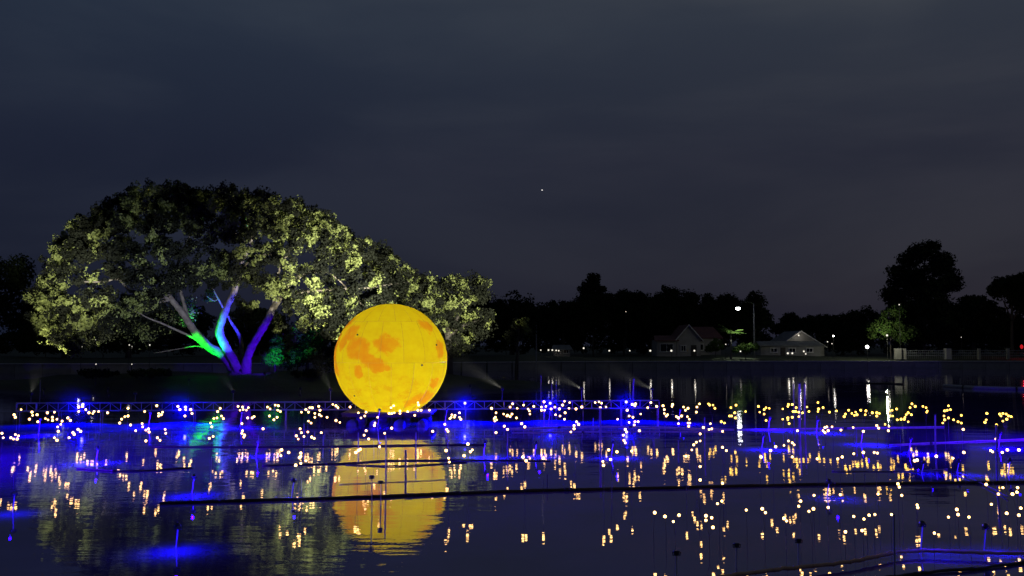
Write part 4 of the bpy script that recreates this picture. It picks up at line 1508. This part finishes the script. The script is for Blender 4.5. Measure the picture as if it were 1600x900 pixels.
gable_house("gabled_house", xx(1058), xx(1095), hd_, 9, zb1, zz(1075, 528), zz(1075, 507), 0, M_wall, M_roofr,
            "small house with a pale triangular gable, left of the palm", True, [(-1.0, 1.5, 0.9, 1.1)], (0.9, 1.0, 2.1))
gable_house("house_wing", xx(1026), xx(1057), hd_ - 0.2, 6, zb1, zz(1040, 531), zz(1040, 524), 0.8, M_wall, M_roofr,
            "low white wing with a framed window opening left of the gable", False, [(0.0, 1.6, 2.4, 1.5)])
gable_house("red_roof_house", xx(1092), xx(1138), hd_ + 6, 8, zb1, zz(1110, 527, hd_ + 6), zz(1110, 510, hd_ + 6), 0.7, M_wall, M_roofr,
            "house with a dark red hipped roof between the gable and the palm", False, [(-1.2, 1.7, 1.2, 1.2), (1.6, 1.7, 1.2, 1.2)])
gable_house("pale_roof_house", xx(1216, 172), xx(1288, 172), 172, 10, 2.0, zz(1250, 540, 172), zz(1250, 517, 172), 0, M_wall, M_roofg,
            "wide house with a broad pale gable lit by one lamp", True, [(-2.4, 1.4, 1.4, 1.1), (2.2, 1.4, 1.4, 1.1)], (0, 1.2, 2.1))
gable_house("long_low_house", xx(1188, 167), xx(1282, 167), 166.5, 5, 1.95, zz(1230, 539, 167), zz(1230, 533, 167), 0.95, M_concrete, M_roofg,
            "long low grey shed in front of the broad pale gable", False, [(-3.2, 1.2, 1.2, .8), (0.2, 1.2, 1.2, .8), (3.4, 1.2, 1.2, .8)], (-1.5, 0.9, 1.7))
gable_house("kiosk", xx(866, 165), xx(892, 165), 167, 3, 1.9, zz(880, 545, 167), zz(880, 539, 167), 0.8, M_wall, M_roofg,
            "tiny pale kiosk behind the row of shore lights", False, [(-0.7, 1.0, 0.9, .7), (0.8, 1.0, 0.9, .7)])
# wall lamp on the broad gable
wl = P(1248, 524, 171.4)
t = empty("wall_lamp", wl)
tag(t, "single white lamp on the broad pale gable", "lamp")
link_mesh("globe", GLOBE, t, (0, 0, 0), None, (0.17, 0.17, 0.17))
rod("bracket", ROD["black"], t, (0, 0, 0), (0, 0.62, 0.1), 0.03)
lamp("wall_lamp_light", "POINT", wl + Vector((0, -0.35, 0)), (1, 0.95, 0.85), 14, t, 0.12)

# fence at the right
fr_ = empty("garden_fence", (xx(1400, 158), 158, 1.9))
tag(fr_, "low garden fence with pale square pillars and thin rails at the right shore", "fence")
for px in (1403, 1414, 1481, 1530, 1575, 1610):
    b = MB()
    w_ = 0.95 if px in (1403, 1481) else 0.45
    b.box((xx(px, 158) - fr_.location.x, 0, 0.65), (w_, w_, 1.9))
    b.build("pillar", M_wall, fr_)
x0_, x1_ = xx(1414, 158) - fr_.location.x, xx(1610, 158) - fr_.location.x
for z_ in (0.35, 0.8, 1.25):
    rod("rail", ROD["stem"], fr_, (x0_, 0, z_), (x1_, 0, z_), 0.045)
k = 0
while x0_ + 0.35 * (k + 1) < x1_:
    rod("bar", ROD["stem"], fr_, (x0_ + 0.35 * (k + 1), 0.06, -0.2), (x0_ + 0.35 * (k + 1), 0.06, 1.3), 0.02)
    k += 1

# red lamp post at the right edge
t = empty("red_lamp_post", (xx(1597, 160), 160, 1.9))
tag(t, "post with a dim red lamp at the right edge of the far shore", "lamp")
rod("post", ROD["black"], t, (0, 0, 0), (0, 0, 1.7), 0.05)
link_mesh("globe", LM.mesh("globe", M_redlamp, True), t, (0, 0, 1.9), None, (0.28, 0.28, 0.4))
lamp("red_lamp_light", "POINT", t.location + Vector((0, -0.6, 1.9)), (1, 0.02, 0.06), 60, t, 0.2)

# small star seen in the sky
sp_ = P(847, 297, 4000)
b = MB()
b.lathe([(0.001, -3), (2.1, -2.1), (3, 0), (2.1, 2.1), (0.001, 3)], 8)
o = b.build("star", M_star, None, True, sp_)
tag(o, "single faint star in the middle of the dark sky", "star")

# ------------------------------------------------------------------ coloured tree lights standing on the island
def tree_light(px, d, aim, col, pw, cone, label, lens):
    x_ = XD(px, d)
    z_ = max(0.0, terrain_z(x_, d))
    base = Vector((x_, d, z_ - 0.02))
    head = base + Vector((0, 0, 0.6))
    f_, lp = fixture("tree_uplight", base, head, aim, label, "uplight", "coloured uplights under the big tree", lens, 0.11)
    lamp("tree_uplight_beam", "SPOT", lp, col, pw, f_, 0.05, aim, cone, 0.5)


M_glens = emitter("green_lens", (0.1, 1, 0.2), 1.0)
M_blens = emitter("blue_lens", (0.1, 0.1, 1), 1.0)
WH_ = simple("dusty_lens", (0.5, 0.5, 0.45), None, 0.3, 0, 2, 0)
for px_, d_, tg_, pw_, cn_, lab_ in (  # unseen white floods added on the bank to light the crown from below
    (70, 77, (105, 430, 80), 5200, 50, "added white floodlight on the island bank, far left"),
    (170, 78, (150, 400, 81), 3200, 50, "added white floodlight on the island bank, left"),
    (470, 78, (470, 380, 82), 7000, 60, "added white floodlight on the island bank, left of the moon"),
    (540, 78, (540, 400, 82), 11000, 70, "added white floodlight on the island bank, beside the moon"),
    (640, 79, (620, 430, 84), 9000, 70, "added white floodlight on the island bank, behind the moon"),
    (735, 81, (730, 470, 88), 6000, 70, "added white floodlight on the island bank, right of the moon")):
    x_ = XD(px_, d_)
    bs_ = Vector((x_, d_, max(-0.1, terrain_z(x_, d_)) - 0.02))
    hd2 = bs_ + Vector((0, 0, 0.45))
    am_ = P(*tg_)
    f_, lp_ = fixture("added_tree_flood", bs_, hd2, am_, lab_, "floodlight", "added floodlights on the island bank", WH_, 0.14)
    lamp("added_tree_flood_beam", "SPOT", lp_, (1.0, 0.96, 0.66), pw_, f_, 0.08, am_, cn_, 0.6)
tree_light(296, D - 6.0, P(318, 540, D - 2.2), (0.0, 1.0, 0.02), 8500, 48, "green uplight aimed at the left limb", M_glens)
tree_light(376, D - 4.8, P(350, 510, D - 1.4), (0.03, 0.04, 1.0), 15000, 46, "blue uplight left of the trunk aimed at the middle limb", M_blens)
tree_light(414, D - 5.2, P(400, 540, D - 1.2), (0.06, 0.0, 1.0), 3400, 80, "blue uplight right of the trunk", M_blens)
tree_light(430, D - 1.0, P(433, 540, D + 1.5), (0.0, 1.0, 0.08), 700, 90, "green uplight at the foot of the narrow shrub", M_glens)
tree_light(360, D - 5, P(330, 450, D - 2), (0.0, 1.0, 0.2), 3000, 12, "narrow green uplight aimed at the twig fork", M_glens)

# two unseen blue floodlights added on tall stands to wash the water blue
for x_, y_, z_, ax_, ay_, pw_, lab_ in ((-25, 27, 3.6, -5, 36, 40000, "added blue floodlight on a tall stand standing in the water at the left"),
                                    (29, 34, 3.0, 9, 40, 30000, "added blue floodlight on a tall stand standing in the water at the right")):
    bs_, hd2, am_ = Vector((x_, y_, -0.2)), Vector((x_, y_, z_)), Vector((ax_, ay_, 0))
    f_, lp_ = fixture("added_water_flood", bs_, hd2, am_, lab_, "floodlight", None, M_blue, 0.12, 0.03)
    lamp("added_water_flood_beam", "SPOT", lp_, (0.05, 0.0, 1.0), pw_, f_, 0.08, am_, 95, 0.9)

# ------------------------------------------------------------------ mist puffs added around the blue truss lamps as their halos
M_halo_mist, t_, o_ = mat("mist")
pv = t_.node("ShaderNodeVolumePrincipled")
pv.inputs["Color"].default_value = (0.9, 0.9, 0.95, 1)
pv.inputs["Anisotropy"].default_value = 0.0
rr_ = t_.vmath("LENGTH", t_.node("ShaderNodeTexCoord").outputs["Object"])
dn_ = t_.math("POWER", t_.math("SUBTRACT", 1.0, t_.math("MINIMUM", rr_, 1.0)), 2.0)
t_.set(pv.inputs["Density"], t_.math("MULTIPLY", dn_, 0.016))
t_.l.new(pv.outputs[0], o_.inputs["Volume"])
b = MB()
b.lathe([(max(0.001, math.sin(math.pi * k / 14)), -math.cos(math.pi * k / 14)) for k in range(15)], 28)
halo_puff = b.mesh("mist", M_halo_mist, True)
for px, py, pw, where in blues:
    c_ = truss_at(px)
    o = bpy.data.objects.new("mist", halo_puff)
    COL.objects.link(o)
    o.location = (c_.x, c_.y - 0.4, c_.z - 0.1)
    o.scale = (2.7, 1.8, 2.1)
    tag(o, "thin mist added as a blue halo around the truss lamp, " + where.replace("leftmost, near the left end", "leftmost one"), "mist", None, "stuff")
